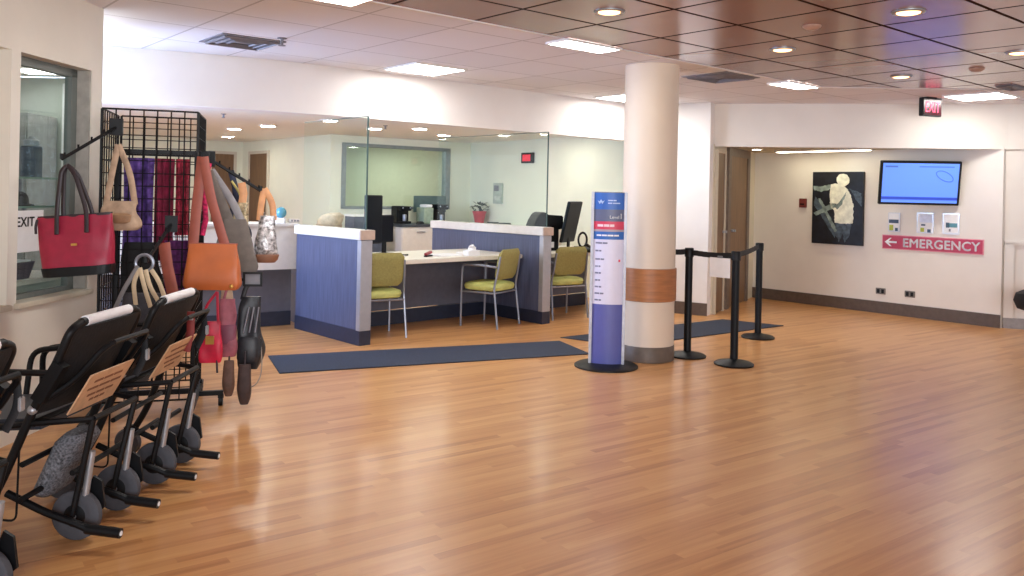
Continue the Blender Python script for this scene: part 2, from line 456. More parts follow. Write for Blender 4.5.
# left wall with the registration windows
LA = radians(3.0)
def LW_pt(D): return (-2.70 + math.tan(LA) * (D - 4.9), D)
lw = MB(); TH = .14
def lwseg(d0, d1, z0, z1, o0=0, o1=TH): lw.pq(LW_pt(d0), LW_pt(d1), z0, z1, o0, o1)
lwseg(5.27, 5.39, 0, DH); lwseg(4.49, 4.57, 0, DH); lwseg(1.2, 3.6, 0, DH)
lwseg(4.57, 5.27, 0, .75); lwseg(4.57, 5.27, 2.15, DH); lwseg(3.6, 4.49, 0, .75); lwseg(3.6, 4.49, 2.15, DH)
struct(lw.build('wall_left', mat('left_wall_paint', (228, 223, 212), .7, noise=.015, scale=3)))
M_ALU = mat('grey_green_frame', (112, 118, 114), .45, noise=.03)
f = MB()
for d0, d1, z0, z1 in ((4.57, 4.62, .75, 2.15), (5.20, 5.27, .75, 2.15), (4.57, 5.27, 2.10, 2.15), (4.57, 5.27, .75, .79)):
    f.pq(LW_pt(d0), LW_pt(d1), z0, z1, TH - .05, TH - .005)
w1 = struct(f.build('window_1', M_ALU))
MB().pq(LW_pt(4.61), LW_pt(5.21), .78, 2.11, TH - .03, TH - .022).build('window_pane', M_GLASS2, w1)
MB().pq(LW_pt(4.55), LW_pt(5.29), .735, .765, -.03, TH - .055).build('window_sill', M_JAMB, w1, bevel=.004)
MB().pq(LW_pt(5.255), LW_pt(5.268), .767, 2.148, .006, TH - .052).build('window_jamb', mat('jamb_grey_paint', (168, 164, 156), .6), w1)
f = MB()
for d0, d1, z0, z1 in ((3.6, 3.65, .75, 2.15), (4.43, 4.49, .75, 2.15), (3.6, 4.49, 2.10, 2.15), (3.6, 4.49, .75, .79)):
    f.pq(LW_pt(d0), LW_pt(d1), z0, z1, TH - .05, TH - .005)
w2 = struct(f.build('window_2', M_JAMB))
MB().pq(LW_pt(3.64), LW_pt(4.44), .78, 2.11, TH - .03, TH - .02).build('window_blind', mat('cream_blind', (214, 198, 172), .8), w2)
MB().pq(LW_pt(3.58), LW_pt(4.50), .735, .765, -.03, TH - .055).build('window_sill', M_JAMB, w2, bevel=.004)
# small room behind that window
M_BOOTH = mat('booth_paint', (190, 196, 188), .7, noise=.01)
struct(MB().pq((-5.4, 6.0), (-3.12, 6.0), 0, 2.19, 0, .1).build('wall_booth', M_BOOTH))
struct(MB().prism([(-2.92, 3.4), (-2.88, 5.42), (-3.1, 6.0), (-5.6, 6.0), (-5.6, 3.4)], 2.20, 2.25).build('ceiling_booth', MATS['office_ceiling_white']))

# ------------------------------------------------------------------ reception counters
PD = (-0.68, 0.733)                                   # the way the partitions run, away to the left
def along(p, d, t, n=0.0): return (p[0] + d[0] * t + d[1] * n, p[1] + d[1] * t - d[0] * n)
def partition(name, P, length, label, gl_len, gl_label):
    """P: middle of the near end; local x runs from the near end to the far end"""
    a = atan2(PD[1], PD[0])
    th = 0.11
    o = thing(name, label, 'partition', (P[0], P[1], 0), a, 'laminate partitions between the reception places')
    MB().box((length / 2 + .008, 0, .55), (length - .016, th, .83)).build('panel', M_LAM, o)
    MB().box((length / 2, 0, .07), (length, th + .012, .138)).build('plinth', M_BASE_NAVY, o)
    b = MB(); b.box((0.004, 0, .55), (.012, th + .004, .83)); b.box((0.03, th / 2 + .003, .55), (.06, .006, .83)); b.box((0.03, -th / 2 - .003, .55), (.06, .006, .83))
    b.build('end_trim', M_TRIMMETAL, o)
    MB().box((length / 2 + .006, 0, 1.015), (length + .02, th + .05, .09)).build('cap', M_CAP, o, bevel=.004)
    MB().box((-.010, 0, 1.015), (.012, th + .046, .086)).build('cap_end', M_CAPWOOD, o)
    if gl_len:
        g = thing('glass_screen', gl_label, 'glass screen', (P[0], P[1], 1.062), a, 'glass screens standing on the partitions')
        MB().box((gl_len / 2 + .02, 0, .522), (gl_len, .012, 1.044)).build('pane', M_GLASS, g)
        e = MB(); e.box((.018, 0, .522), (.006, .016, 1.044)); e.box((gl_len / 2 + .02, 0, 1.046), (gl_len, .016, .006))
        e.build('edge', mat('dark_glass_edge', (66, 92, 90), .3), g)
    return o
PA, PB, PC = (-1.325, 7.63), (0.40, 9.115), (-3.10, 6.18)
partition('reception_partition', PA, 1.21, 'blue laminate partition with pale cap, nearest the long navy mat, left of the first chair', 1.17, 'tall clear glass pane on the left blue partition, its edge crossing the office window')
partition('reception_partition', PB, 2.0, 'slate laminate partition with pale cap, between the armchair seen sideways and the directory sign', 1.95, 'tall clear glass pane on the partition beside the directory sign, red clock seen through it')
partition('reception_partition', PC, 1.26, 'blue laminate partition behind the wire rack and the bags', 0, '')

# left counter with overhanging front
CL, CR = (-3.95, 7.37), (-2.195, 8.58)
ca = ang(CL, CR); cl = hypot(CR[0] - CL[0], CR[1] - CL[1])
o = thing('reception_counter', 'pale high counter with grey base, left of the blue partition and behind the hanging bags', 'counter', (CL[0], CL[1], 0), ca)
MB().box((cl / 2, .07, .83), (cl - .02, .14, .46)).build('front_panel', M_CAP, o)
MB().box((cl / 2, .22, 1.055), (cl - .02, .5, .03)).build('countertop', M_CAP, o, bevel=.004)
MB().box((cl / 2, .20, .37), (cl - .02, .06, .45)).build('kick_panel', M_MODESTY, o)
MB().box((cl / 2, .195, .075), (cl - .02, .07, .148)).build('plinth', M_BASE_NAVY, o)

# desks
def desk(label, P, Q):
    """front edge P to Q"""
    a = ang(P, Q); l = hypot(Q[0] - P[0], Q[1] - P[1])
    o = thing('reception_desk', label, 'desk', (P[0], P[1], 0), a, 'cream reception desks')
    MB().box((l / 2, .50, .725), (l, 1.0, .045)).build('desktop', M_DESK, o, bevel=.006)
    MB().box((l / 2, .66, .43), (l - .02, .03, .54)).build('modesty_panel', M_MODESTY, o)
    MB().box((l / 2, .655, .075), (l - .02, .04, .148)).build('plinth', M_BASE_NAVY, o)
    b = MB(); b.box((l * .42, .60, .60), (.03, .05, .18)); b.box((l * .42, .47, .685), (.03, .3, .03))
    b.build('bracket', M_GREY, o)
    return o
desk('cream reception desk between the two partitions, papers on its top', (-1.37, 7.885), (0.135, 9.285))
desk('cream reception desk behind the directory sign and the column', (0.47, 9.46), (1.42, 10.33))

# visitor chairs: local +y is the way the sitter faces
def visitor_chair():
    o = thing('visitor_chair', '', 'chair', group='lime visitor chairs at reception')
    s = MB(); s.loft([(.385, .20, .19), (.395, .225, .215), (.43, .235, .225), (.455, .225, .215), (.468, .19, .18)], 28, 5)
    s.build('seat', M_LIME, o, smooth=True)
    b = MB(); n = 9
    for yo in (0,):
        rows = []
        for i in range(n):
            t = i / (n - 1); z = .505 + .325 * t
            hw = (.205 + .012 * sin(PI * t)) * (1 - max(0, abs(t - .5) - .40) * 1.6)
            rows.append((z, hw, .024 * (1 - (2 * t - 1) ** 8 * .7), 0, -.185 - .065 * t))
        b.loft(rows, 28, 5)
    b.build('backrest', M_OLIVE, o, smooth=True)
    for sx in (-1, 1):
        MB().tube(arc([(sx * .25, .205, 0), (sx * .25, .20, .44), (sx * .25, .195, .60)]), .0115).build('leg', M_CHROME, o, smooth=True)
        MB().tube(arc([(sx * .245, -.245, 0), (sx * .235, -.19, .43), (sx * .225, -.22, .56), (sx * .212, -.25, .76)]), .0115).build('leg', M_CHROME, o, smooth=True)
        MB().tube(arc([(sx * .25, .195, .58), (sx * .25, .19, .655), (sx * .25, -.02, .66), (sx * .225, -.215, .645)], 4, .04), .0135).build('armrest', M_CHROME, o, smooth=True)
    f = MB(); f.tube([(-.25, .19, .37), (.25, .19, .37)], .01); f.tube([(-.238, -.20, .37), (.238, -.20, .37)], .01)
    f.tube([(-.248, .2, .37), (-.236, -.2, .37)], .01); f.tube([(.248, .2, .37), (.236, -.2, .37)], .01)
    f.build('seat_frame', M_CHROME, o, smooth=True)
    return o
vc = visitor_chair()
def place(o, loc, rz, label):
    o.location = loc; o.rotation_euler.z = rz; o['label'] = label; return o
vc2 = dup(vc); vc3 = dup(vc)
def seat_at(right_rear, latd, o, label):
    """right rear leg at a ground point, lateral direction latd (left to right)"""
    l = hypot(*latd); lx, ly = latd[0] / l, latd[1] / l; rz = atan2(ly, lx)
    fx, fy = -ly, lx
    c = (right_rear[0] - lx * .245 + fx * .245, right_rear[1] - ly * .245 + fy * .245)
    place(o, (c[0], c[1], 0), rz, label)
seat_at((-1.00, 8.07), (.86, .51), vc, 'lime chair tucked at the desk, half hidden behind the blue partition')
seat_at((.11, 9.10), (.48, .88), vc2, 'lime chair seen from the side with open silver arms, in the middle of the desk')
seat_at((.91, 9.62), (.86, .51), vc3, 'lime chair between the second partition and the directory sign')

# desk monitors and equipment
def monitor(label, loc, rz, w, h, z0, tilt=0.0):
    o = thing('computer_monitor', label, 'monitor', loc, rz, 'monitors on the reception desks')
    b = MB(); b.loft([(0, .10, .08), (.012, .10, .08), (.016, .09, .07)], 20, 4); b.build('base', M_BLACK, o)
    MB().box((0, .03, z0 / 2 + .12), (.05, .025, z0 + .24)).build('stand', M_BLACK, o, bevel=.004)
    hd = MB(); M = Matrix.Translation((0, 0, z0 + h / 2)) @ Matrix.Rotation(tilt, 4, 'X')
    hd.box((0, 0, 0), (w, .035, h), M=M); hd.box((0, 0, 0), (w * .6, .06, h * .6), M=M @ Matrix.Translation((0, .02, 0)))
    hd.build('housing', M_BLACK, o, bevel=.006)
    MB().box((0, 0, 0), (w - .03, .004, h - .03), M=M @ Matrix.Translation((0, -.0185, 0))).build('screen', M_SCREENBK, o)
    return o
monitor('tall black monitor on the desk just behind the blue partition', (-1.42, 8.53, .748), radians(62), .27, .50, .13)
monitor('smaller black monitor half hidden behind the tall one by the blue partition', (-1.335, 8.86, .748), radians(48), .18, .29, .13)
monitor('tall black monitor leaning beside the top of the directory sign', (.72, 10.02, .748), radians(63), .40, .50, .10, radians(12))
o = thing('office_machine', 'black desk machine with a rounded hood left of the leaning monitor', 'office machine', (.40, 10.06, .748), radians(25))
MB().box((.02, 0, .16), (.24, .24, .32)).build('body', M_BLACK, o, bevel=.01)
h = MB(); h.prism([(-.21, .26), (-.17, .36), (-.12, .44), (-.06, .465), (.0, .43), (.20, .42), (.20, .26), (.12, .25)], -.12, .12, Matrix.Rotation(PI / 2, 4, 'X'))
h.build('hood', M_BLACK, o, bevel=.012)
MB().box((.02, -.125, .07), (.10, .01, .07)).build('label_plate', M_WHITE, o)
o = thing('desk_phone', 'black desk phone with a looped handset, right of the leaning monitor', 'phone', (.86, 9.86, .748), radians(20))
MB().box((0, 0, .03), (.18, .2, .04), rx=radians(8)).build('body', M_BLACK, o, bevel=.008)
MB().tube([(-.02 + .055 * cos(t), -.02, .145 + .085 * sin(t)) for t in [k * 2 * PI / 16 for k in range(16)]], .013, closed=True).build('cord', M_BLACK, o, smooth=True)
MB().tube(arc([(.0, -.06, .10), (.06, -.07, .06), (.13, -.08, .03)]), .017).build('handset', M_BLACK, o, smooth=True)

# papers and small things on the desk
DZ = .7485
o = thing('paper_pile', 'low pile of white papers lying flat on the desk behind the first chair', 'papers', (-.70, 8.84, DZ), radians(40))
b = MB(); b.box((0, 0, .004), (.30, .21, .008)); b.box((.01, .02, .011), (.29, .21, .005), .1); b.build('sheets', M_WHITE, o)
o = thing('tissue_box', 'crumpled white tissues in a small box on the desk by the sideways chair', 'tissues', (-.42, 8.92, DZ), radians(40))
MB().box((0, 0, .03), (.16, .1, .06)).build('box', M_WHITE, o, bevel=.006)
b = MB()
b.loft([(.058, .055, .028), (.085, .05, .04, .015, .01), (.105, .03, .03, -.01, -.01), (.118, .012, .01, .01, .0)], 12, 1.6); b.build('tissue', M_WHITE, o)
tag(MB().loft([(DZ, .045, .03), (DZ + .02, .045, .03), (DZ + .028, .03, .02)], 16, 4).build('white_cloth', M_WHITE, loc=(-.55, 9.06, 0), rz=.4), 'folded white cloth on the desk left of the tissue box', 'cloth')
o = thing('red_stapler', 'small dark red stapler on the desk left of the white tissues', 'stapler', (-.86, 8.66, DZ), radians(70))
b = MB(); b.box((0, 0, .008), (.14, .035, .014)); b.build('base', M_BLACK, o)
MB().box((0, 0, .036), (.14, .034, .028), ry=radians(-8)).build('arm', mat('dark_red_plastic', (150, 36, 48), .4), o, bevel=.006)
o = thing('paper_tray', 'white paper and cable on the desk at the foot of the tall monitor', 'papers', (-1.19, 8.56, DZ), radians(30))
b = MB(); b.box((0, 0, .005), (.2, .15, .01)); b.build('sheets', M_WHITE, o)
MB().tube(arc([(-.08, 0, .014), (0, .05, .03), (.08, .0, .014), (.16, .05, .012)]), .009).build('cable', M_BLACK, o, smooth=True)

# things on the left counter
o = thing('globe_lamp', 'shiny blue globe on a white block on the pale counter', 'globe', (-2.40, 8.64, 1.071), 0)
MB().box((0, 0, .025), (.09, .08, .05)).build('block', M_WHITE, o, bevel=.004)
b = MB(); b.ball((0, 0, .105), .058); b.build('globe', mat('teal_glass', (70, 140, 160), .12, spec=.8), o, smooth=True)
o = thing('keypad', 'small grey button box on the pale counter beside the blue globe', 'button box', (-2.28, 8.70, 1.071), radians(35))
MB().box((0, 0, .02), (.11, .06, .04)).build('body', M_CAP, o, bevel=.004)
for k in range(3): MB().box((-.032 + .032 * k, -.031, .022), (.018, .006, .018)).build('button', M_GREY, o)
o = thing('gift_basket', 'tan wrapped basket standing behind the cap of the left blue partition', 'basket', (-1.98, 9.02, .748), radians(20))
b = MB(); b.loft([(0, .10, .08), (.14, .125, .09), (.30, .14, .10)], 20, 3); b.build('basket', mat('woven_tan', (186, 164, 140), .8, noise=.12, scale=40), o)
b = MB(); b.loft([(.29, .13, .095, .0), (.34, .14, .10, .01), (.40, .12, .09, .04), (.425, .06, .05, .06), (.43, .02, .02, .09)], 16, 2); b.build('wrapping', mat('tan_wrapping', (204, 182, 152), .6, noise=.1), o, smooth=True)
o = thing('shelf_unit', 'low dark slate cabinet under the left end of the office window', 'cabinet', (-2.16, 12.3, 0), ang(WC, W2E))
MB().box((0, 0, .53), (.52, .3, 1.02)).build('body', mat('dark_slate_board', (72, 82, 98), .5), o)
MB().box((0, -.005, 1.055), (.54, .32, .03)).build('top', MATS['office_ceiling_white'], o)
o = thing('side_desk', 'cream desk surface behind the pale counter carrying the tan basket', 'desk', (-2.0, 9.06, 0), ang(CL, CR))
MB().box((0, 0, .725), (.75, .42, .045)).build('desktop', M_DESK, o)
b = MB(); b.box((-.34, 0, .35), (.03, .38, .70)); b.build('side_panel', M_MODESTY, o); MB().box((.34, 0, .35), (.03, .38, .70)).build('side_panel', M_MODESTY, o)

# back counter under the office window, with machines
BA = ang(WC, W2E)
B0 = lerp(WC, W2E, .34); B0 = (B0[0] + sin(BA) * .36, B0[1] - cos(BA) * .36)
o = thing('back_counter', 'beige drawer cabinets with a dark worktop under the office window', 'cabinet', (B0[0], B0[1], 0), BA)
bl = 1.30
MB().box((bl / 2, 0, .47), (bl, .58, .82)).build('body', M_CAP, o)
MB().box((bl / 2, 0, .04), (bl - .04, .5, .08)).build('plinth', M_BASE_NAVY, o)
MB().box((bl / 2, 0, .905), (bl + .02, .62, .04)).build('worktop', mat('dark_worktop', (62, 68, 76), .35), o, bevel=.004)
for k in range(2):
    for j in range(2):
        d = MB().box((bl * (.25 + .5 * k), -.298, .29 + .39 * j), (bl / 2 - .02, .016, .36)).build('drawer', M_CAP, o)
        MB().box((bl * (.25 + .5 * k), -.315, .42 + .39 * j), (.14, .018, .012)).build('drawer_handle', M_GREY, d)
def machine(label, u, wd, ht, v=0.0):
    o = thing('coffee_machine', label, 'coffee machine', (B0[0] + cos(BA) * u, B0[1] + sin(BA) * u, .926), BA, 'dark machines on the back counter')
    MB().box((0, .05, ht / 2), (wd, .2, ht)).build('body', M_BLACK, o, bevel=.012)
    MB().box((0, -.08, ht * .86), (wd * .94, .14, ht * .26)).build('head', M_SCREENBK, o, bevel=.012)
    MB().box((0, -.08, .02), (wd * .9, .14, .04)).build('tray', M_BLACK, o, bevel=.006)
    b = MB(); b.lathe([(.028, 0), (.034, .09), (.03, .1)], (0, -.09, .042), 16); b.build('cup', M_CHROME, o, smooth=True)
    for s in (-1, 1): MB().ball((s * wd * .32, -.155, ht * .9), .014, seg=8).build('knob', M_CHROME, o, smooth=True)
    return o
machine('dark coffee machine right of the tall monitor on the back counter', .16, .20, .27)
machine('dark coffee machine under the right end of the office window, beside the pale box', .83, .20, .30)
o = thing('water_box', 'pale green box with a white lid between the two dark coffee machines', 'box', (B0[0] + cos(BA) * .58, B0[1] + sin(BA) * .58, .926), BA)
MB().box((0, 0, .125), (.17, .24, .25)).build('body', mat('pale_green_plastic', (150, 168, 150), .5), o, bevel=.008)
MB().box((.02, 0, .275), (.12, .2, .045)).build('lid', M_WHITE, o, bevel=.01)
o = thing('computer_mouse', 'small black lump on the back counter between the machines', 'mouse', (B0[0] + cos(BA) * .40 + .10, B0[1] + sin(BA) * .40 - .16, .926), BA)
MB().loft([(0, .07, .04), (.02, .068, .038), (.04, .045, .025)], 16, 2.2).build('body', M_BLACK, o, smooth=True)
MB().loft([(.040, .018, .008), (.044, .016, .007)], 10, 2).build('wheel', M_GREY, o)
o = thing('wall_screen', 'wide dark screen standing behind the right coffee machine', 'screen', (B0[0] + cos(BA) * .82 - sin(BA) * .24, B0[1] + sin(BA) * .82 + cos(BA) * .24, .926), BA)
MB().box((0, 0, .30), (.60, .03, .26)).build('screen', mat('grey_green_screen', (82, 104, 104), .3), o, bevel=.004)
MB().box((0, .0, .10), (.06, .03, .16)).build('stand', M_BLACK, o); MB().box((0, 0, .01), (.2, .1, .02)).build('base', M_BLACK, o)
# ledge with the red pot
LG0 = lerp(W2E, W3E, .105); LG1 = lerp(W2E, W3E, .62); LGA = ang(LG0, LG1); lgl = hypot(LG1[0] - LG0[0], LG1[1] - LG0[1])
o = thing('wall_counter', 'pale counter along the right office wall carrying the red flower pot', 'counter', (LG0[0], LG0[1], 0), LGA)
MB().box((lgl / 2, -.185, .90), (lgl, .35, .04)).build('worktop', M_DESK, o)
MB().box((lgl / 2, -.17, .44), (lgl, .31, .88)).build('body', M_CAP, o)
pp = lerp(LG0, LG1, .075); pp = (pp[0] - .18 * cos(LGA + PI / 2), pp[1] - .18 * sin(LGA + PI / 2))
o = thing('flower_pot', 'red pot with dark leaves on the pale counter under the wall panel', 'plant', (pp[0], pp[1], .921), 0)
MB().lathe([(.07, 0), (.105, .17), (.115, .18), (.115, .205), (.10, .205), (.095, .17)], seg=20).build('pot', mat('red_glaze', (196, 56, 70), .4), o, smooth=True)
lf = MB()
for k in range(46):
    a = random.uniform(0, 2 * PI); r = random.uniform(.02, .15); z = random.uniform(.19, .33)
    M = Matrix.Translation((r * cos(a), r * sin(a), z)) @ Matrix.Rotation(a, 4, 'Z') @ Matrix.Rotation(random.uniform(-.9, .6), 4, 'Y')
    lf.prism([(-.02, 0), (.02, -.022), (.06, 0), (.02, .022)], 0, .004, M)
lf.build('leaves', mat('dark_leaf', (48, 62, 48), .6, noise=.15), o)
for k, (tt, lb) in enumerate(((.24, 'dark papers lying right beside the red flower pot'), (.40, 'dark papers farther right of the red flower pot on the pale wall counter'))):
    q = lerp(LG0, LG1, tt); q = (q[0] - .17 * cos(LGA + PI / 2), q[1] - .17 * sin(LGA + PI / 2))
    b = MB(); b.box((0, 0, .012), (.22, .14, .024)); b.box((.02, .01, .034), (.14, .12, .02), .2)
    tag(b.build('papers', mat('dark_folder', (84, 88, 84), .6), loc=(q[0], q[1], .921), rz=LGA), lb, 'papers', 'dark papers on the wall counter')
# clock and panel on the right office wall
def on_wall(p, q, t, z, offs=0.0):
    l = hypot(q[0] - p[0], q[1] - p[1]); P = lerp(p, q, t / l); a = ang(p, q)
    return (P[0] - sin(a) * offs, P[1] + cos(a) * offs, z), a
LW3 = hypot(W3E[0] - W2E[0], W3E[1] - W2E[1])
loc, a = on_wall(W2E, W3E, 1.60, 1.97)
o = thing('digital_clock', 'black digital clock with red figures high on the right office wall', 'clock', loc, a)
MB().box((0, -.025, 0), (.28, .05, .16)).build('case', M_BLACK, o, bevel=.006)
MB().box((0, -.052, 0), (.19, .004, .10)).build('display', emit('red_led_dim', (190, 24, 48), .7), o)
loc, a = on_wall(W2E, W3E, .84, 1.42)
o = thing('wall_panel', 'pale grey control panel on the right office wall below the red clock', 'control panel', loc, a)
MB().box((0, -.02, 0), (.23, .04, .33)).build('case', mat('panel_grey_green', (176, 186, 176), .5), o, bevel=.005)
MB().box((-.02, -.042, .08), (.12, .004, .09)).build('display', M_GREY, o)
MB().box((0, -.042, -.08), (.14, .004, .07)).build('keypad', mat('pale_key', (196, 202, 192), .5), o)

# ------------------------------------------------------------------ column
CX, CY = 1.212, 7.31
o = thing('column', 'round cream column with a wood bumper band and dark base, right of the directory sign', 'column', (CX, CY, 0))
MB().lathe([(.235, .13), (.235, CH - .001)], seg=64).build('shaft', mat('column_cream', (226, 210, 190), .5, noise=.012, scale=3), o, smooth=True)
MB().lathe([(.236, .0), (.24, .004), (.24, .130), (.236, .135)], seg=64).build('base', mat('taupe_base', (98, 84, 72), .5), o, smooth=True)
MB().lathe([(.236, .52), (.248, .525), (.248, .80), (.236, .805)], seg=64).build('bumper_band', M_WOOD, o, smooth=True)
o['kind'] = 'thing'

# ------------------------------------------------------------------ directory sign
o = thing('directory_sign', 'tall blue directory sign with a white list of floors, on a black round base', 'sign', (.815, 6.93, 0), radians(-8))
MB().lathe([(.265, 0), (.265, .012), (.25, .02), (.02, .024)], seg=48).build('base', M_BLACK, o, smooth=True)
def arc_y(x, w=.125, d=.035): return -d * (1 - (x / w) ** 2)
def curved(z0, z1, y0, th, w=.125, n=12):
    pts = [(-w + 2 * w * k / n, y0 + arc_y(-w + 2 * w * k / n)) for k in range(n + 1)]
    pts += [(x, y + th) for x, y in pts[::-1]]
    return MB().prism(pts, z0, z1)
b = curved(.022, 1.455, 0.004, .03); b.build('panel', mat('sign_back_grey', (120, 124, 134), .4), o)
for s in (-1, 1): MB().box((s * .137, .012, .738), (.024, .05, 1.434)).build('side_rail', mat('pale_silver', (178, 180, 190), .4, metal=.3), o, bevel=.004)
bands = ((.024, .52, 'lower_panel', (92, 98, 168)), (.52, 1.06, 'floor_list', (222, 222, 244)), (1.06, 1.125, 'blue_band', (46, 104, 186)), (1.125, 1.143, 'grey_strip', (170, 160, 172)),
         (1.143, 1.21, 'red_band', (214, 66, 96)), (1.21, 1.31, 'grey_band', (98, 106, 136)), (1.31, 1.448, 'header', (56, 106, 190)))
for z0, z1, nm, c in bands:
    curved(z0, z1, 0, .004).build(nm, mat('sign_' + nm, c, .4, noise=.01), o)
M_INK = mat('slate_ink', (120, 122, 150), .6); M_SIGNWHITE = mat('sign_white', (238, 240, 246), .5)
def bar(x0, x1, z, h, m, nm):
    xm = (x0 + x1) / 2
    MB().box((xm, arc_y(xm) - .002, z), (x1 - x0, .003, h), atan2(2 * .035 * xm / .125 ** 2, 1)).build(nm, m, o)
for k, (w_, z) in enumerate(((.10, 1.03), (.05, .965), (.075, .895), (.045, .835), (.05, .78), (.045, .72), (.055, .665), (.075, .61), (.055, .555))):
    bar(-.108, -.108 + w_ * .55, z, .013, M_INK, 'list_line'); bar(-.108 + w_ * .55 + .004, -.108 + w_, z, .013, M_INK, 'list_line')
bar(.085, .10, .885, .02, mat('sign_red_band', (214, 66, 96)), 'list_mark')
text_part('lettering', 'Level', .036, M_SIGNWHITE, o, (.045, -.0345, 1.245), bold=.0008)
text_part('lettering', '1', .062, M_SIGNWHITE, o, (.100, -.0185, 1.252), rot=(PI / 2, 0, .36), bold=.001)
for x0, x1, z, h_ in ((-.095, -.045, 1.176, .020), (-.04, .005, 1.176, .020), (.01, .045, 1.176, .020)): bar(x0, x1, z, h_, mat('pink_white', (246, 214, 224), .5), 'band_lettering')
for x0, x1, z in ((-.10, -.06, 1.094), (-.055, -.015, 1.094), (-.01, .04, 1.094), (.045, .085, 1.094)): bar(x0, x1, z, .013, M_SIGNWHITE, 'band_lettering')
for x0, x1, z in ((-.01, .03, 1.385), (.034, .06, 1.385), (-.01, .025, 1.362), (.03, .09, 1.362)): bar(x0, x1, z, .010, mat('pale_blue_ink', (176, 200, 238), .5), 'header_lettering')
lg = MB(); lg.prism([(-.03, .012), (-.012, -.018), (0, .0), (.012, -.018), (.03, .012), (.012, .004), (0, .022), (-.012, .004)], 0, .003, Matrix.Translation((-.068, -.0275, 1.372)) @ Matrix.Rotation(-.30, 4, 'Z') @ Matrix.Rotation(PI / 2, 4, 'X'))
lg.build('logo', MATS['pale_blue_ink'], o)

# ------------------------------------------------------------------ mats
def floor_mat_rug(label, P):
    o = thing('entrance_mat', label, 'mat', (0, 0, 0), 0, 'navy floor mats')
    MB().prism(P, 0.001, .008).build('pile', M_MAT, o)
    b = MB(); n = len(P)
    for i in range(n):
        p, q = P[i], P[(i + 1) % n]; b.pq(p, q, .001, .006, 0, .03)
    b.build('border', mat('mat_border', (30, 36, 50), .7), o)
    return o
floor_mat_rug('long navy ribbed mat in front of the reception desk, left of the directory sign', [(-2.04, 7.04), (-1.76, 6.39), (.73, 7.43), (.49, 8.05)][::1])
floor_mat_rug('navy ribbed mat behind the column and the black barrier posts', [(.51, 8.25), (1.12, 7.86), (3.08, 9.32), (2.49, 9.70)])

# ------------------------------------------------------------------ barrier posts
def stanchion(label, loc):
    o = thing('barrier_post', label, 'barrier post', (loc[0], loc[1], 0), 0, 'black belt barrier posts')
    MB().lathe([(.165, 0), (.168, .012), (.150, .024), (.06, .042), (.034, .05)], seg=40).build('base', M_BLACKMET, o, smooth=True)
    MB().lathe([(.033, .045), (.033, .90)], seg=24).build('post', M_BLACKMET, o, smooth=True)
    MB().lathe([(.036, .89), (.041, .895), (.041, .965), (.036, .972)], seg=24).build('head', M_BLACK, o, smooth=True)
    return o
SA, SB, SCp = (1.60, 7.44), (1.93, 7.11), (2.55, 8.51)
def belt(o, p, q, z0, z1):
    dx, dy = q[0] - p[0], q[1] - p[1]; l = hypot(dx, dy); a = atan2(dy, dx)
    m = MB(); n = 8
    for i in range(n):
        u0, u1 = .042 + (l - .084) * i / n, .042 + (l - .084) * (i + 1) / n
        um = (u0 + u1) / 2; sag = -.012 * sin(PI * um / l)
        m.box((cos(a) * um, sin(a) * um, z0 + (z1 - z0) * um / l + sag), (u1 - u0 + .001, .003, .048), a)
    return m.build('belt', M_BLACKFAB, o)
o = stanchion('black barrier post nearest the round column', SA); belt(o, SA, (1.405, 7.40), .945, .945)
o = stanchion('black barrier post standing nearest the viewer, white notice on its belt', SB); belt(o, SB, SA, .935, .935)
o = stanchion('black barrier post standing farthest back, right of the others', SCp); belt(o, SCp, SB, .94, .94)
o = thing('paper_notice', 'white paper notice hanging from the barrier belt', 'notice', (1.818, 7.205, .735), radians(-45))
MB().box((0, .0, .085), (.20, .002, .17)).build('sheet', M_WHITE, o)
MB().box((0, .0, .178), (.05, .006, .02)).build('clip', M_GREY, o)

# ------------------------------------------------------------------ emergency wall
def wall_thing(name, label, cat, t, z, group=None, offs=-.001):
    loc, a = on_wall(EW1, EW2, t + .05, z, offs)
    return thing(name, label, cat, loc, a, group)
M_RED = mat('sign_red', (182, 50, 82), .45, noise=.01)
o = wall_thing('emergency_sign', 'long red wall sign reading EMERGENCY with a white arrow, below the television', 'sign', 2.50, .914)
MB().box((0, -.008, 0), (1.19, .014, .178)).build('board', mat('sign_border_pink', (226, 150, 164), .5), o)
MB().box((0, -.010, 0), (1.17, .014, .158)).build('face', M_RED, o)
fit_text(text_part('lettering', 'EMERGENCY', .150, M_SIGNWHITE, o, (.115, -.019, 0), bold=.0035), .89, .112)
ar = MB(); R_ = Matrix.Translation((-.485, -.018, 0)) @ Matrix.Rotation(PI / 2, 4, 'X')
ar.prism([(-.075, 0), (-.01, .052), (.012, .052), (-.028, .012), (.075, .012), (.075, -.012), (-.028, -.012), (.012, -.052), (-.01, -.052)], 0, .003, R_)
ar.build('arrow', M_SIGNWHITE, o)

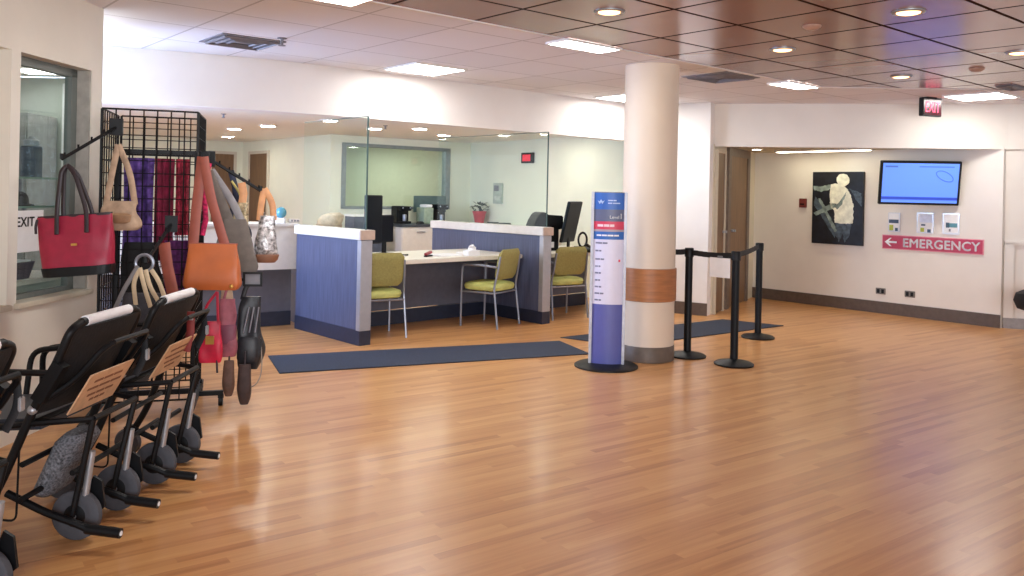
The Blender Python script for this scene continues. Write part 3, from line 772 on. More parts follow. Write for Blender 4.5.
o = wall_thing('painting', 'framed dark painting of a pale bending figure, left of the television', 'painting', 1.305, .84)
MB().box((0, -.022, .48), (.705, .04, .96)).build('canvas', mat('painting_dark', (14, 18, 28), .5, noise=.5, scale=9), o)
PM = Matrix.Translation((0, -.0425, 0)) @ Matrix.Rotation(PI / 2, 4, 'X')
m1, m2, m3 = mat('painting_cream', (232, 232, 214), .6, noise=.09, scale=14), mat('painting_grey_green', (128, 144, 140), .6, noise=.2, scale=16), mat('painting_slate', (72, 86, 98), .6, noise=.25, scale=20)
k = .705 / 340.0                      # figure drawn on a 340-wide grid, origin top left of the canvas
def paint(nm, pts, m, h): 
    rg = random.Random(len(pts) * 7 + int(pts[0][0])); Q = []
    for i, (x0, y0) in enumerate(pts):
        x1, y1 = pts[(i + 1) % len(pts)]; n_ = max(1, int(hypot(x1 - x0, y1 - y0) / 9))
        for q in range(n_):
            Q.append((x0 + (x1 - x0) * q / n_ + rg.uniform(-3, 3), y0 + (y1 - y0) * q / n_ + rg.uniform(-3, 3)))
    P = [((x - 172) * k, .96 - y * .96 / 485) for x, y in Q]
    MB().prism(P, 0, .0015 * h, PM).build(nm, m, o)
def ell(cx, cy, rx, ry, n=20): return [(cx + rx * cos(2 * PI * i / n), cy + ry * sin(2 * PI * i / n)) for i in range(n)]
paint('brushwork', [(250, 110), (330, 140), (335, 230), (300, 190), (280, 150)], m3, 1)
paint('brushwork', [(20, 170), (60, 200), (180, 400), (160, 440), (60, 290), (10, 220)], m3, 1)
paint('brushwork', [(165, 330), (270, 340), (260, 420), (225, 470), (215, 400), (190, 470), (165, 410)], m3, 1)
paint('arm', [(6, 92), (60, 100), (130, 82), (170, 96), (120, 118), (60, 136), (10, 120)], m2, 2)
paint('torso', [(130, 84), (180, 76), (235, 110), (262, 150), (280, 220), (282, 300), (276, 342), (210, 346), (160, 340), (155, 260), (128, 232), (120, 160)], m1, 3)
paint('head', ell(210, 55, 42, 44), m1, 4)
paint('shadow', [(196, 190), (226, 150), (236, 130), (206, 216), (176, 250), (160, 236)], m2, 4)
paint('stick', [(40, 180), (56, 176), (176, 392), (160, 404)], m2, 2)
paint('stick', [(14, 280), (130, 212), (190, 214), (150, 246), (30, 296)], m2, 3)

o = wall_thing('fire_alarm', 'small dark red alarm box on the wall left of the painting', 'alarm', .80, 1.376)
MB().box((0, -.018, 0), (.10, .036, .125)).build('box', mat('alarm_red', (120, 50, 46), .5), o, bevel=.004)
MB().box((0, -.04, -.015), (.06, .012, .02)).build('handle', M_BLACK, o)
for t_, lb in ((1.895, 'dark wall outlet low on the emergency wall, the left one'), (2.26, 'dark wall outlet low on the emergency wall, the right one')):
    o = wall_thing('wall_outlet', lb, 'outlet', t_, .282, 'outlets on the emergency wall')
    MB().box((0, -.006, 0), (.125, .012, .078)).build('plate', mat('outlet_grey', (120, 114, 108), .5), o, bevel=.003)
    for s in (-1, 1): MB().box((s * .028, -.0135, 0), (.034, .004, .05)).build('socket', M_BLACK, o)
M_ACRY = mat('clear_acrylic', (222, 226, 234), .15, spec=.8, noise=.01)
INK = {'g': mat('leaf_green_ink', (178, 186, 70), .6), 'n': mat('navy_ink', (64, 86, 112), .6), 't': mat('teal_ink', (96, 152, 168), .6), 'l': mat('pale_lilac_paper', (216, 222, 244), .6), 'p': M_GREY}
lf = ((2.05, .15, 1.045, 1.285, 'leaflet in a clear holder with a yellow green block, leftmost under the television', [('n', 0, .13, .12, .045), ('g', -.03, .05, .05, .07), ('n', .035, .03, .035, .04)]),
      (2.43, .20, 1.045, 1.295, 'pale lilac leaflet in a clear holder, in the middle under the television', [('l', .01, .18, .15, .10), ('n', -.02, .10, .05, .02), ('g', -.03, .04, .045, .05), ('n', .05, .03, .04, .04)]),
      (2.73, .19, 1.045, 1.295, 'white leaflet in a clear holder with a teal patch, rightmost under the television', [('t', .02, .11, .11, .05), ('n', -.035, .11, .04, .06), ('p', -.01, .05, .02, .03)]))
for t_, w_, z0, z1, lb, inks in lf:
    o = wall_thing('leaflet_holder', lb, 'leaflet holder', t_, z0, 'leaflet holders under the television')
    MB().box((0, -.010, (z1 - z0) / 2), (w_, .018, z1 - z0)).build('holder', M_ACRY, o, bevel=.003)
    MB().box((0, -.0205, (z1 - z0) / 2 + .004), (w_ - .03, .002, z1 - z0 - .03)).build('leaflet', M_WHITE, o)
    for c_, x_, z_, a_, b_ in inks: MB().box((x_, -.0225, z_), (a_, .002, b_)).build('print', INK[c_], o)

# television on its arm
o = thing('television', 'wall television with a light blue screen above the red sign', 'television', (4.835, 9.86, 1.652), radians(-8))
TM = Matrix.Rotation(radians(9), 4, 'X')
b = MB(); b.box((0, 0, 0), (.905, .045, .525), M=TM); b.box((0, 0, 0), (.62, .07, .36), M=TM @ Matrix.Translation((0, .03, -.02)))
b.build('housing', M_BLACK, o, bevel=.006)
def scr(nm, x0, x1, z0, z1, m, lift=0):
    MB().box((0, 0, 0), (x1 - x0, .003, z1 - z0), M=TM @ Matrix.Translation(((x0 + x1) / 2, -.024 - lift, (z0 + z1) / 2))).build(nm, m, o)
scr('screen', -.425, .425, -.235, .235, emit('screen_blue', (92, 136, 242), .46))
scr('screen_band', -.425, .425, -.200, -.166, emit('screen_dark_blue', (44, 72, 190), .3), .002)
scr('screen_line', -.40, -.26, .185, .205, emit('screen_mid_blue', (66, 104, 186), .25), .002)
scr('screen_line', -.02, .37, .190, .202, emit('screen_mid_blue', (66, 104, 186), .25), .002)
MB().tube([(TM @ Vector((.27 + .095 * cos(t) - .0 * sin(t), -.028, .085 + .055 * sin(t) - .035 * cos(t)))) for t in [k * 2 * PI / 28 for k in range(28)]], .004, 6, closed=True).build('screen_oval', MATS['screen_mid_blue'], o)
b = MB(); b.box((0, .10, -.02), (.10, .14, .10)); b.tube([(0, .15, -.02), (.14, .33, -.02)], .025)
b.build('wall_arm', M_BLACKMET, o)

# exit sign hanging from the ceiling
o = thing('exit_sign', 'lit red EXIT sign hanging from the ceiling in front of the header', 'exit sign', (4.54, 9.05, 2.36), radians(24))
b = MB(); b.box((0, 0, .10), (.29, .055, .20)); b.build('housing', M_BLACK, o, bevel=.005)
MB().box((0, 0, .205), (.14, .05, .018)).build('bracket', M_BLACK, o)
MB().box((0, -.029, .10), (.265, .004, .17)).build('face', mat('exit_red_glass', (60, 6, 20), .2), o)
fit_text(text_part('lettering', 'EXIT', .155, emit('exit_red_light', (255, 70, 110), .8), o, (0, -.032, .10)), .215, .115)

# right edge: black padded seat
o = thing('padded_stool', 'black padded stool at the right border of the view by the wall', 'stool', (5.60, 8.55, 0), radians(20))
b = MB(); b.loft([(.31, .22, .2), (.34, .30, .28), (.42, .33, .31), (.50, .31, .29), (.54, .24, .22)], 28, 3); b.build('seat', M_BLACKFAB, o, smooth=True)
for sx in (-1, 1):
    for sy in (-1, 1): MB().tube([(sx * .14, sy * .14, 0), (sx * .12, sy * .12, .32)], .012).build('leg', M_BLACKMET, o)

# ------------------------------------------------------------------ ceiling fixtures
def panel_light(label, c, w_, d_, z=CH):
    o = thing('ceiling_light', label, 'ceiling light', (c[0], c[1], z), PI / 2 - GA, 'square ceiling panel lights')
    b = MB()
    for s in (-1, 1): b.box((0, s * (d_ / 2 - .008), -.008), (w_, .016, .016)); b.box((s * (w_ / 2 - .008), 0, -.008), (.016, d_ - .032, .016))
    b.build('frame', mat('light_frame_white', (236, 234, 232), .5), o)
    MB().box((0, 0, -.007), (w_ - .032, d_ - .032, .012)).build('diffuser', M_LIGHT, o)
    return o
panel_light('bright square ceiling panel over the soffit, above the middle of the reception', (-.83, 7.72), .56, .56)
panel_light('narrow bright ceiling panel at the edge of the brown ceiling, left of the column top', (.53, 6.34), .58, .25)
panel_light('bright ceiling panel half hidden behind the top of the column', (1.36, 9.62), .62, .62)
panel_light('narrow bright ceiling panel at the corner of the brown ceiling, right of the column', (2.79, 8.28), .56, .26)
panel_light('bright ceiling panel at the far right above the exit sign', (4.97, 8.84), .56, .56)
panel_light('bright ceiling panel cut by the top border of the view, over the lobby', (-1.05, 4.68), .62, .62)
panel_light('bright ceiling panel beyond the end of the left wall', (-3.55, 5.6), .62, .62)

def vent(label, c, w_, z=CH, m=M_GREYMET, d_=None):
    o = thing('air_vent', label, 'air vent', (c[0], c[1], z), PI / 2 - GA, 'grey ceiling air vents')
    d_ = d_ or w_
    MB().box((0, 0, -.004), (w_, d_, .008)).build('plate', m, o)
    for i in range(3):
        r = (.42, .30, .18)[i]
        b = MB()
        for s in (-1, 1): b.box((0, s * r * d_, -.014), (2 * r * w_, .02, .012), rx=s * .5); b.box((s * r * w_, 0, -.014), (.02, 2 * r * d_, .012), ry=-s * .5)
        b.build('louvre', m, o)
    return o
vent('grey square ceiling vent on the left, beside the sprinkler', (-2.13, 6.48), .50)
vent('grey square ceiling vent right of the column top', (1.95, 7.85), .52)
vent('small grey ceiling vent above the right ceiling panel', (4.86, 8.12), .40, DH, M_GREYMET, .16)
def downlight(name, label, c, z, r, m, cat='downlight', group=None, ring=M_SILVER):
    o = thing(name, label, cat, (c[0], c[1], z), 0, group)
    MB().lathe([(r * .72, -.001), (r, -.001), (r, -.008), (r * .86, -.014), (r * .72, -.006)], seg=28).build('trim_ring', ring, o, smooth=True)
    MB().lathe([(.001, -.0165), (r * .60, -.0155), (r * .71, -.012), (r * .71, -.001), (.001, -.001)], seg=24).build('lamp', m, o)
    return o
for c, lb in (((.58, 5.15), 'round downlight in the brown ceiling, nearest the column top at the picture top'), ((2.36, 4.99), 'round downlight in the brown ceiling at the top right of the picture'),
              ((2.04, 6.33), 'round downlight in the brown ceiling between the column and the exit sign'), ((3.53, 7.58), 'round downlight in the brown ceiling just left above the exit sign'),
              ((3.80, 6.25), 'round downlight in the brown ceiling cut by the right border')):
    downlight('downlight', lb, c, DH, .095, M_DOWN, 'downlight', 'downlights in the brown ceiling')
for c, lb in (((-.6, 3.2), 'round downlight in the brown ceiling above the front of the lobby, left'), ((1.3, 3.0), 'round downlight in the brown ceiling above the front of the lobby, middle'), ((3.2, 3.4), 'round downlight in the brown ceiling above the front of the lobby, right'), ((1.6, .8), 'round downlight in the brown ceiling close above the viewer')):
    downlight('downlight', lb, c, DH, .095, M_DOWN, 'downlight', 'downlights in the brown ceiling')
for c, lb in (((1.95, 5.46), 'small pale detector disc in the brown ceiling above the middle downlight'), ((3.93, 7.06), 'small pale detector disc in the brown ceiling right of the exit sign')):
    o = thing('ceiling_detector', lb, 'detector', (c[0], c[1], DH), 0, 'detector discs in the brown ceiling')
    MB().lathe([(.05, -.001), (.055, -.012), (.035, -.026), (.001, -.028)], seg=24).build('disc', mat('detector_tan', (186, 150, 132), .5), o, smooth=True)
    MB().lathe([(.06, -.0005), (.06, -.006), (.052, -.010)], seg=24).build('ring', mat('detector_tan', (186, 150, 132)), o, smooth=True)
o = thing('sprinkler', 'small sprinkler head on the ceiling beside the left vent', 'sprinkler', (-1.77, 6.30, CH), 0)
MB().lathe([(.035, -.0005), (.035, -.006), (.012, -.008), (.010, -.05)], seg=16).build('body', M_GREYMET, o)
MB().lathe([(.028, -.055), (.028, -.06), (.005, -.06)], seg=16).build('deflector', M_GREYMET, o)
for k, (c, lb) in enumerate((((-2.60, 8.62), 'office downlight nearest the soffit, left'), ((-3.22, 10.9), 'office downlight above the far wood door'), ((-2.18, 9.84), 'office downlight behind the glass pane of the left partition'),
              ((-1.84, 11.0), 'office downlight left of the glass edge, over the window'), ((-1.22, 10.86), 'office downlight right of the glass edge, over the window'), ((-1.00, 12.0), 'office downlight farthest back over the right end of the window'),
              ((.45, 11.3), 'office downlight right of the red clock'), ((-3.9, 11.6), 'office downlight above the wire rack, far back'), ((-4.6, 13.4), 'office downlight farthest left and back'))):
    downlight('downlight', lb, c, OH, .12, M_OFFLT, 'downlight', 'downlights in the office ceiling', MATS['light_frame_white'])
for c, lb in (((-3.25, 9.3), 'tiny sprinkler in the office ceiling, left'), ((-1.62, 10.5), 'tiny sprinkler in the office ceiling over the window')):
    o = thing('sprinkler', lb, 'sprinkler', (c[0], c[1], OH), 0, 'office ceiling sprinklers')
    MB().lathe([(.03, -.0005), (.03, -.005), (.01, -.01), (.01, -.04)], seg=12).build('body', M_GREY, o)
    MB().lathe([(.02, -.042), (.02, -.046)], seg=12).build('deflector', M_GREY, o)
# lamp strip in the alcove ceiling
o = thing('alcove_light', 'long white lamp strip in the alcove ceiling in front of the painting', 'ceiling light', (4.02, 10.80, 2.08), ang(EW1, EW2))
MB().box((0, 0, -.012), (1.30, .14, .022)).build('housing', MATS['light_frame_white'], o)
MB().box((0, 0, -.025), (1.26, .11, .006)).build('diffuser', emit('warm_lamp', (255, 246, 214), 9.0), o)
o = thing('alcove_light', 'white lamp in the alcove ceiling near the doors', 'ceiling light', (3.2, 10.9, 2.08), 0)
MB().lathe([(.08, -.001), (.08, -.01), (.06, -.014)], seg=20).build('housing', MATS['light_frame_white'], o)
MB().lathe([(.055, -.0145), (.055, -.018)], seg=20).build('diffuser', MATS['warm_lamp'], o)

# ------------------------------------------------------------------ wire display rack
RA = radians(16)
RC = (-2.275, 5.295)
rack = thing('display_rack', 'black wire grid display rack on casters holding bags and scarves', 'display rack', (RC[0], RC[1], 0), RA)
RW, RZ0, RZ1 = .54, .12, 1.885
def grid_panel(nm, p, q, step=.0762):
    b = MB(); l = hypot(q[0] - p[0], q[1] - p[1])
    for P in (p, q): b.tube([(P[0], P[1], RZ0), (P[0], P[1], RZ1)], .0075, 6)
    n = round(l / step)
    for i in range(1, n):
        P = lerp(p, q, i / n); b.tube([(P[0], P[1], RZ0), (P[0], P[1], RZ1)], .0044, 5)
    m = round((RZ1 - RZ0) / step)
    for i in range(m + 1):
        z = RZ0 + (RZ1 - RZ0) * i / m; r = .006 if i in (0, m) else .0032
        b.tube([(p[0], p[1], z), (q[0], q[1], z)], r, 5)
    return b.build(nm, M_BLACKMET, rack)
h = RW / 2
grid_panel('front_grid', (-h, -h), (h, -h)); grid_panel('side_grid', (h, -h + .02), (h, h)); grid_panel('side_grid', (-h, -h + .02), (-h, h)); grid_panel('back_grid', (-h + .02, h), (h - .02, h))
b = MB()
for sx in (-h, h): b.box((sx, -.16, .085), (.035, 1.06, .03))
b.box((0, .1, .085), (RW - .035, .03, .03)); b.box((h + .09, .02, .085), (.15, .03, .03))
for sx in (-h, h):
    for sy in (-h, h): b.box((sx, sy, .11), (.03, .03, .03))
b.build('base_frame', M_BLACKMET, rack)
for cx_, cy_ in ((-h, -.66), (h, -.66), (-h, .34), (h, .34), (h + .15, .02)):
    c = MB(); c.lathe([(.034, -.014), (.036, -.008), (.036, .008), (.034, .014)], (cx_, cy_, .036), 16, 'X'); co_ = c.build('caster', M_BLACK, rack)
    MB().box((cx_, cy_, .064), (.036, .03, .022)).build('fork', M_BLACKMET, co_)
f = MB()
FX0, FX1, FY = -.185, .262, -.235
f.box((FX0, FY, .90), (.03, .025, 1.50)); f.box((FX1 - .0, FY, .90), (.022, .022, 1.50)); f.box(((FX0 + FX1) / 2, FY, 1.635), (FX1 - FX0, .022, .026)); f.box(((FX0 + FX1) / 2, FY, .17), (FX1 - FX0, .022, .02))
f.box(((FX0 + FX1) / 2, -.10, 1.62), (FX1 - FX0, .012, .012)); f.box((FX0, -.17, 1.62), (.014, .14, .014)); f.box((FX1, -.17, 1.62), (.014, .14, .014))
f.build('inner_frame', M_BLACKMET, rack)
RI = (Matrix.Translation((RC[0], RC[1], 0)) @ Matrix.Rotation(RA, 4, 'Z')).inverted()
def arm(plate, tip, pegs=4):
    p, q = RI @ Vector(plate), RI @ Vector(tip); b = MB()
    b.tube([p, q], .0105, 6)
    d = (q - p)
    for i in range(pegs):
        c = p + d * ((i + 1) / pegs * .96)
        b.tube([c, c + Vector((0, 0, .028))], .006, 5)
    b.tube([q, q + Vector((0, 0, .03))], .012, 6)
    b.box(p, (.07, .03, .10))
    return b.build('hanging_arm', M_BLACKMET, rack)
arm((-2.373, 4.965, 1.775), (-2.47, 4.55, 1.565))
arm((-2.06, 5.03, 1.20), (-2.01, 4.575, 1.005))
arm((-1.965, 5.38, 1.61), (-1.665, 5.50, 1.41), 5)
arm((-1.965, 5.28, 1.60), (-1.93, 5.16, 1.60), 2)
arm((-1.93, 5.21, .90), (-1.66, 5.36, .82), 4)

# ------------------------------------------------------------------ bags and scarves hanging from it
def ribbon(pts, w, m, name, parent, th=.006, up=(1, 0, 0)):
    return MB().tube(pts, w / 2, 8, flat=th / (w / 2) / 2 if w > th else 1, up=up).build(name, m, parent, smooth=True)
def bag_rows(w, h, d, top=.9, round_=.15, n=12, wob=.0):
    rows = []
    n = 18
    for i in range(n + 1):
        t = i / n
        k = 1 - (1 - top) * t
        e = 1 - min(.55, round_ ** 2 * 3.5 + .06) * max(0, 1 - t / round_) ** 2
        rows.append((t * h, w / 2 * k * e, d / 2 * e * (1 - .72 * max(0, t - .25) / .75), wob * sin(7 * t), 0))
    return rows
def bag(name, label, loc, rz, w, h, d, m, top=.9, e=4, group='bags hanging on the wire rack', cat='bag', seg=40, wob=0.0, lean=0.0, rnd=.15, crinkle=.006):
    o = thing(name, label, cat, loc, rz, group)
    rows = bag_rows(w, h, d, top, rnd, wob=wob)
    rows = [(z, a, b_, dx + lean * z, dy) for z, a, b_, dx, dy in rows]
    b = MB().loft(rows, seg, e)
    for v in b.bm.verts:                       # soft dents and folds
        q = mnoise.noise_vector(Vector((v.co.x * 16, v.co.y * 16, v.co.z * 9)) + Vector(loc) * 5)
        v.co.x += q.x * crinkle; v.co.y += q.y * crinkle * 1.2
    b.build('body', m, o, smooth=True)
    return o
M_BURG = mat('burgundy_leather', (158, 30, 60), .45, noise=.06)
M_DKLEATHER = mat('dark_leather', (42, 30, 36), .45)
M_GOLDM = mat('brass', (206, 160, 84), .3, metal=.8)
# burgundy tote
o = bag('tote_bag', 'burgundy tote bag with black base and black handles, hanging in front of the left window', (-2.335, 4.50, .935), radians(4), .36, .325, .13, M_BURG, 1.10)
o.rotation_euler.y = radians(-5)
MB().loft([(.0, .165, .060), (.003, .178, .070), (.05, .186, .070), (.052, .184, .066)], 28, 4).build('base_panel', M_BLACK, o)
MB().loft([(.318, .194, .018), (.332, .196, .018)], 28, 4).build('rim', M_DKLEATHER, o)
for s, yy in ((-1, -.035), (1, .035)):
    ribbon(arc([(-.075, yy - .03 * (s < 0), .23), (-.08, yy, .35), (-.05, yy * .5, .57), (-.025, 0, .605), (.02, yy * .5, .55), (.075, yy, .35), (.08, yy - .03 * (s < 0), .23)], 5, .06), .024, M_DKLEATHER, 'handle', o, .012)
MB().tube(arc([(-.185, -.03, .315), (-.192, -.04, .28), (-.188, -.05, .24)]), .007).build('side_strap', M_DKLEATHER, o, smooth=True)
MB().box((.01, -.062, .17), (.03, .006, .012)).build('clasp', M_GOLDM, o)
M_BEIGE = mat('beige_canvas', (172, 146, 122), .7, noise=.12)
o = bag('shoulder_bag', 'beige slouchy shoulder bag behind the burgundy tote', (-2.29, 4.86, 1.165), radians(8), .23, .17, .12, M_BEIGE, .8, 2.6, wob=.008, crinkle=.014)
for s in (-1, 1): ribbon(arc([(s * .08, 0, .15), (s * .05, 0, .34), (-.02, 0, .50)], 5, .1), .036, M_BEIGE, 'strap', o, .010)
MB().loft([(.04, .06, .063), (.05, .08, .068), (.09, .08, .064), (.10, .06, .05)], 20, 3).build('pocket', mat('brown_canvas', (150, 116, 86), .7, noise=.1), o, smooth=True)
# hobo with rings
o = bag('ring_bag', 'dark bag with silver ring and long beige straps, behind the wheelchairs', (-2.0, 4.55, .58), radians(6), .28, .26, .10, mat('charcoal_canvas', (60, 58, 64), .7, noise=.15), .8, 2.8)
MB().tube([(.0 + .046 * cos(t), -.02, .425 + .046 * sin(t)) for t in [k * 2 * PI / 20 for k in range(20)]], .009, 8, closed=True).build('ring', M_CHROME, o, smooth=True)
M_STRAPB = mat('cream_strap', (206, 184, 150), .6, noise=.06); M_STRAPG = mat('grey_strap', (126, 122, 122), .6)
for pts, m in (([(-.02, -.03, .40), (-.05, -.04, .32), (-.03, -.05, .20)], M_STRAPB), ([(.01, -.03, .39), (.04, -.05, .30), (.10, -.05, .20)], M_STRAPB), ([(-.02, -.03, .40), (.015, -.06, .30), (.05, -.06, .19)], M_STRAPB),
               ([(-.03, -.03, .41), (-.10, -.04, .28), (-.14, -.04, .18)], M_STRAPG), ([(.03, -.02, .40), (.085, -.04, .33), (.12, -.05, .24)], M_STRAPB)):
    ribbon(arc(pts, 4, .06), .024, m, 'strap', o, .008)
def rk(x, y, z): v = Matrix.Rotation(RA, 3, 'Z') @ Vector((x, y, z)); return (RC[0] + v.x, RC[1] + v.y, v.z)
# black bag inside the rack
bag('black_bag', 'black soft bag hanging inside the wire rack below the scarves', rk(-.05, -.185, .74), RA, .26, .34, .07, M_BLACKFAB, .75, 2.6, wob=.01)

def scarf(label, loc, rz, w, h, m, folds=3, d=.028, amp=.01):
    o = thing('scarf', label, 'scarf', loc, rz, 'scarves hanging inside the wire rack')
    n = 28
    def outline(z):
        fr = []; bk = []
        for i in range(n + 1):
            u = i / n; x = -w / 2 + w * u; y = amp * sin(folds * 2 * PI * u + z * 3) + amp * .4 * sin(13 * u)
            fr.append((x, y - d / 2)); bk.append((x, y + d / 2))
        return fr + bk[::-1]
    b = MB(); R = []
    for j in range(9):
        z = h * j / 8; R.append([b.bm.verts.new((x * (1 - .06 * sin(PI * j / 8)), y, z)) for x, y in outline(z)])
    for A, B in zip(R, R[1:]):
        for i in range(len(A)): b._f((A[i], A[(i + 1) % len(A)], B[(i + 1) % len(A)], B[i]))
    b._f(R[0][::-1]); b._f(R[-1]); b.build('cloth', m, o, smooth=True)
    fr_ = MB()
    for i in range(int(w / .012)): fr_.tube([(-w / 2 + .006 + i * .012, 0, 0), (-w / 2 + .006 + i * .012 + .003, 0, -.05)], .002, 4)
    fr_.build('fringe', m, o)
    return o
M_PURP = mat('violet_scarf', (84, 58, 130), .8, noise=.3, scale=26); M_CRIM = mat('crimson_scarf', (120, 22, 54), .8, noise=.2, scale=20); M_PLUM = mat('plum_scarf', (88, 34, 92), .8, noise=.25, scale=30)
scarf('mottled violet scarf hanging inside the rack, left of the crimson ones', rk(-.085, -.10, .96), RA, .175, .64, M_PURP)
scarf('crimson scarf hanging inside the rack right beside the violet one', rk(.064, -.10, .96), RA, .115, .64, M_CRIM)
scarf('crimson scarf with orange fleck hanging inside the rack, rightmost at the top', rk(.170, -.10, 1.12), RA, .08, .48, mat('coral_scarf', (146, 36, 58), .8, noise=.35, scale=34))
scarf('dark plum scarf low inside the rack behind the brown leather bag', rk(.165, -.165, .76), RA, .17, .33, M_PLUM)
tag(ribbon([(-2.06, 4.93, 1.09), (-2.03, 4.91, .95), (-1.99, 4.90, .80)], .07, mat('rust_leather', (150, 78, 62), .5), 'rust_strap', None, .012), 'wide rust strap hanging on the rack left of the brown leather bag', 'strap', 'bags hanging on the wire rack')

# right cluster, upper arm
M_TANL = mat('brown_leather', (184, 98, 48), .4, noise=.05, scale=8); M_RUST = MATS['rust_leather']
o = bag('leather_bag', 'brown leather handbag with wide rust straps and a brass stud, hanging over the wheelchairs', (-1.80, 5.02, .809), radians(4), .345, .275, .09, M_TANL, .82, 8)
ribbon(arc([(-.12, 0, .25), (-.105, 0, .48), (-.075, 0, .80)], 5, .1), .062, M_RUST, 'strap', o, .010)
ribbon(arc([(-.065, -.012, .80), (-.02, -.012, .56), (.075, 0, .25)], 5, .2), .058, M_RUST, 'strap', o, .010)
MB().ball((.125, -.052, .025), .013, sy=.5, seg=10).build('stud', M_GOLDM, o, smooth=True)
MB().loft([(.266, .145, .012), (.280, .147, .012)], 24, 4).build('rim', M_RUST, o)
M_GREYB = mat('grey_brown_felt', (108, 101, 96), .85, noise=.08)
o = bag('felt_bag', 'large grey felt bag with a broad grey strap, behind the brown leather bag', (-1.775, 5.33, .885), radians(6), .33, .34, .06, M_GREYB, .42, 4)
ribbon(arc([(-.02, 0, .28), (-.08, 0, .42), (-.175, 0, .64)], 5, .1), .070, M_GREYB, 'strap', o, .012)
ribbon(arc([(.06, 0, .28), (-.02, .02, .45), (-.16, .02, .65)], 5, .1), .05, mat('grey_webbing', (140, 138, 142), .8), 'strap', o, .012)
tag(ribbon([(-1.93, 5.28, 1.58), (-1.955, 5.27, 1.40), (-1.94, 5.27, 1.22), (-1.96, 5.27, 1.12)], .035, mat('hot_pink_cloth', (206, 38, 96), .7, noise=.25, scale=50), 'beaded_strap', None, .014), 'hot pink beaded band hanging between the rust straps', 'strap', 'bags hanging on the wire rack')
o = bag('cloth_bag', 'dark navy cloth bag hanging from the right arm of the rack', (-1.82, 5.55, 1.07), radians(12), .15, .28, .07, mat('navy_cloth', (44, 50, 72), .8, noise=.2), .6, 2.6, wob=.012, crinkle=.016)
ribbon([(-.02, 0, .26), (-.03, 0, .36), (-.06, 0, .47)], .04, mat('navy_cloth', (44, 50, 72)), 'strap', o, .012)
MB().tube(arc([(-.05, -.03, .40), (.02, -.045, .30), (-.02, -.045, .16)]), .008).build('tassel', mat('yellow_cord', (196, 182, 110), .7), o, smooth=True)
M_GOLDSEQ = mat('gold_sequins', (186, 168, 134), .35, metal=.35, noise=.35, scale=55, bump=.4)
M_TANST = mat('tan_leather', (206, 150, 104), .5)
o = bag('sequin_bag', 'narrow gold sequin bag with a tan top, on the right arm beside the navy bag', (-1.772, 5.45, 1.03), radians(12), .12, .30, .06, M_GOLDSEQ, .8, 2.6, crinkle=.014)
ribbon([(.0, 0, .28), (.01, 0, .36), (-.005, 0, .43)], .05, M_TANST, 'strap', o, .012)
o = bag('sequin_bag', 'round silver and gold sequin bag at the tip of the right arm', (-1.625, 5.51, .935), radians(12), .175, .31, .09, mat('silver_sequins', (176, 172, 172), .3, metal=.45, noise=.4, scale=48, bump=.4), .55, 2.2, crinkle=.016, rnd=.35)
for s in (-1, 1): ribbon(arc([(s * .045, 0, .28), (s * .035, 0, .40), (-.02, 0, .49)], 5, .08), .042, M_TANST, 'strap', o, .012)
MB().loft([(.0, .06, .035), (.02, .078, .046), (.05, .086, .046), (.055, .08, .04)], 20, 2.4).build('base_panel', mat('brown_trim', (130, 88, 66), .5), o, smooth=True)

# right cluster, lower arm
M_SCAR = mat('scarlet_leather', (198, 24, 62), .45, noise=.08)
o = bag('small_handbag', 'small scarlet handbag hanging low on the rack beside the rear wheelchair', (-1.815, 5.06, .36), radians(6), .135, .25, .06, M_SCAR, .82, 4, crinkle=.010)
ribbon(arc([(-.04, 0, .23), (-.035, 0, .34), (.0, 0, .39), (.03, 0, .43)], 4, .05), .016, M_SCAR, 'strap', o, .010); ribbon(arc([(.04, 0, .23), (.035, 0, .33), (.03, 0, .43)], 4, .05), .016, M_SCAR, 'strap', o, .010)
MB().box((0, -.033, .14), (.05, .006, .05)).build('buckle', M_GOLDM, o); MB().tube([(.04, -.02, .02), (.045, -.02, -.06)], .006).build('tassel', M_DKLEATHER, o)
o = bag('small_handbag', 'dusky pink handbag hanging between the scarlet bag and the black backpack', (-1.765, 5.20, .37), radians(8), .125, .36, .06, mat('dusky_pink', (150, 84, 98), .6, noise=.12), .75, 3, crinkle=.014)
ribbon(arc([(-.03, 0, .33), (-.01, 0, .42), (.02, 0, .49)], 4, .05), .016, mat('dusky_pink', (150, 84, 98)), 'strap', o, .010)
MB().loft([(.08, .05, .034), (.1, .056, .036), (.18, .056, .034), (.2, .05, .028)], 16, 4).build('pocket', mat('mauve_leather', (120, 62, 82), .5), o, smooth=True)
o = bag('beige_pouch', 'thin beige cloth bag hanging behind the scarlet handbag', (-1.80, 5.28, .56), radians(8), .10, .24, .05, M_BEIGE, .6, 2.6)
ribbon([(0, 0, .22), (.02, 0, .30)], .02, M_BEIGE, 'strap', o, .008)
M_BPK = mat('black_nylon', (30, 32, 38), .45, noise=.2, scale=30)
o = bag('backpack', 'black backpack with dangling pale strap hanging lowest right on the rack', (-1.665, 5.33, .27), radians(10), .185, .46, .12, M_BPK, .62, 3, wob=.008, rnd=.3, crinkle=.014)
MB().loft([(.05, .065, .066), (.07, .075, .072), (.19, .072, .07), (.21, .06, .06)], 20, 3.5).build('pocket', M_BPK, o, smooth=True)
ribbon(arc([(-.05, 0, .44), (-.03, 0, .52), (.0, 0, .55)], 4, .05), .03, M_BPK, 'strap', o, .010)
MB().tube(arc([(.07, -.03, .20), (.085, -.04, .05), (.08, -.04, -.04), (.05, -.04, -.10), (.0, -.04, -.12)], 5, .06), .004).build('loop_strap', mat('pale_cord', (150, 140, 130), .6), o, smooth=True)
for k in range(3): MB().tube([(-.03 + .035 * k, -.065, .24), (.0 + .03 * k, -.06, .40)], .005).build('zip_trim', M_CHROME, o)
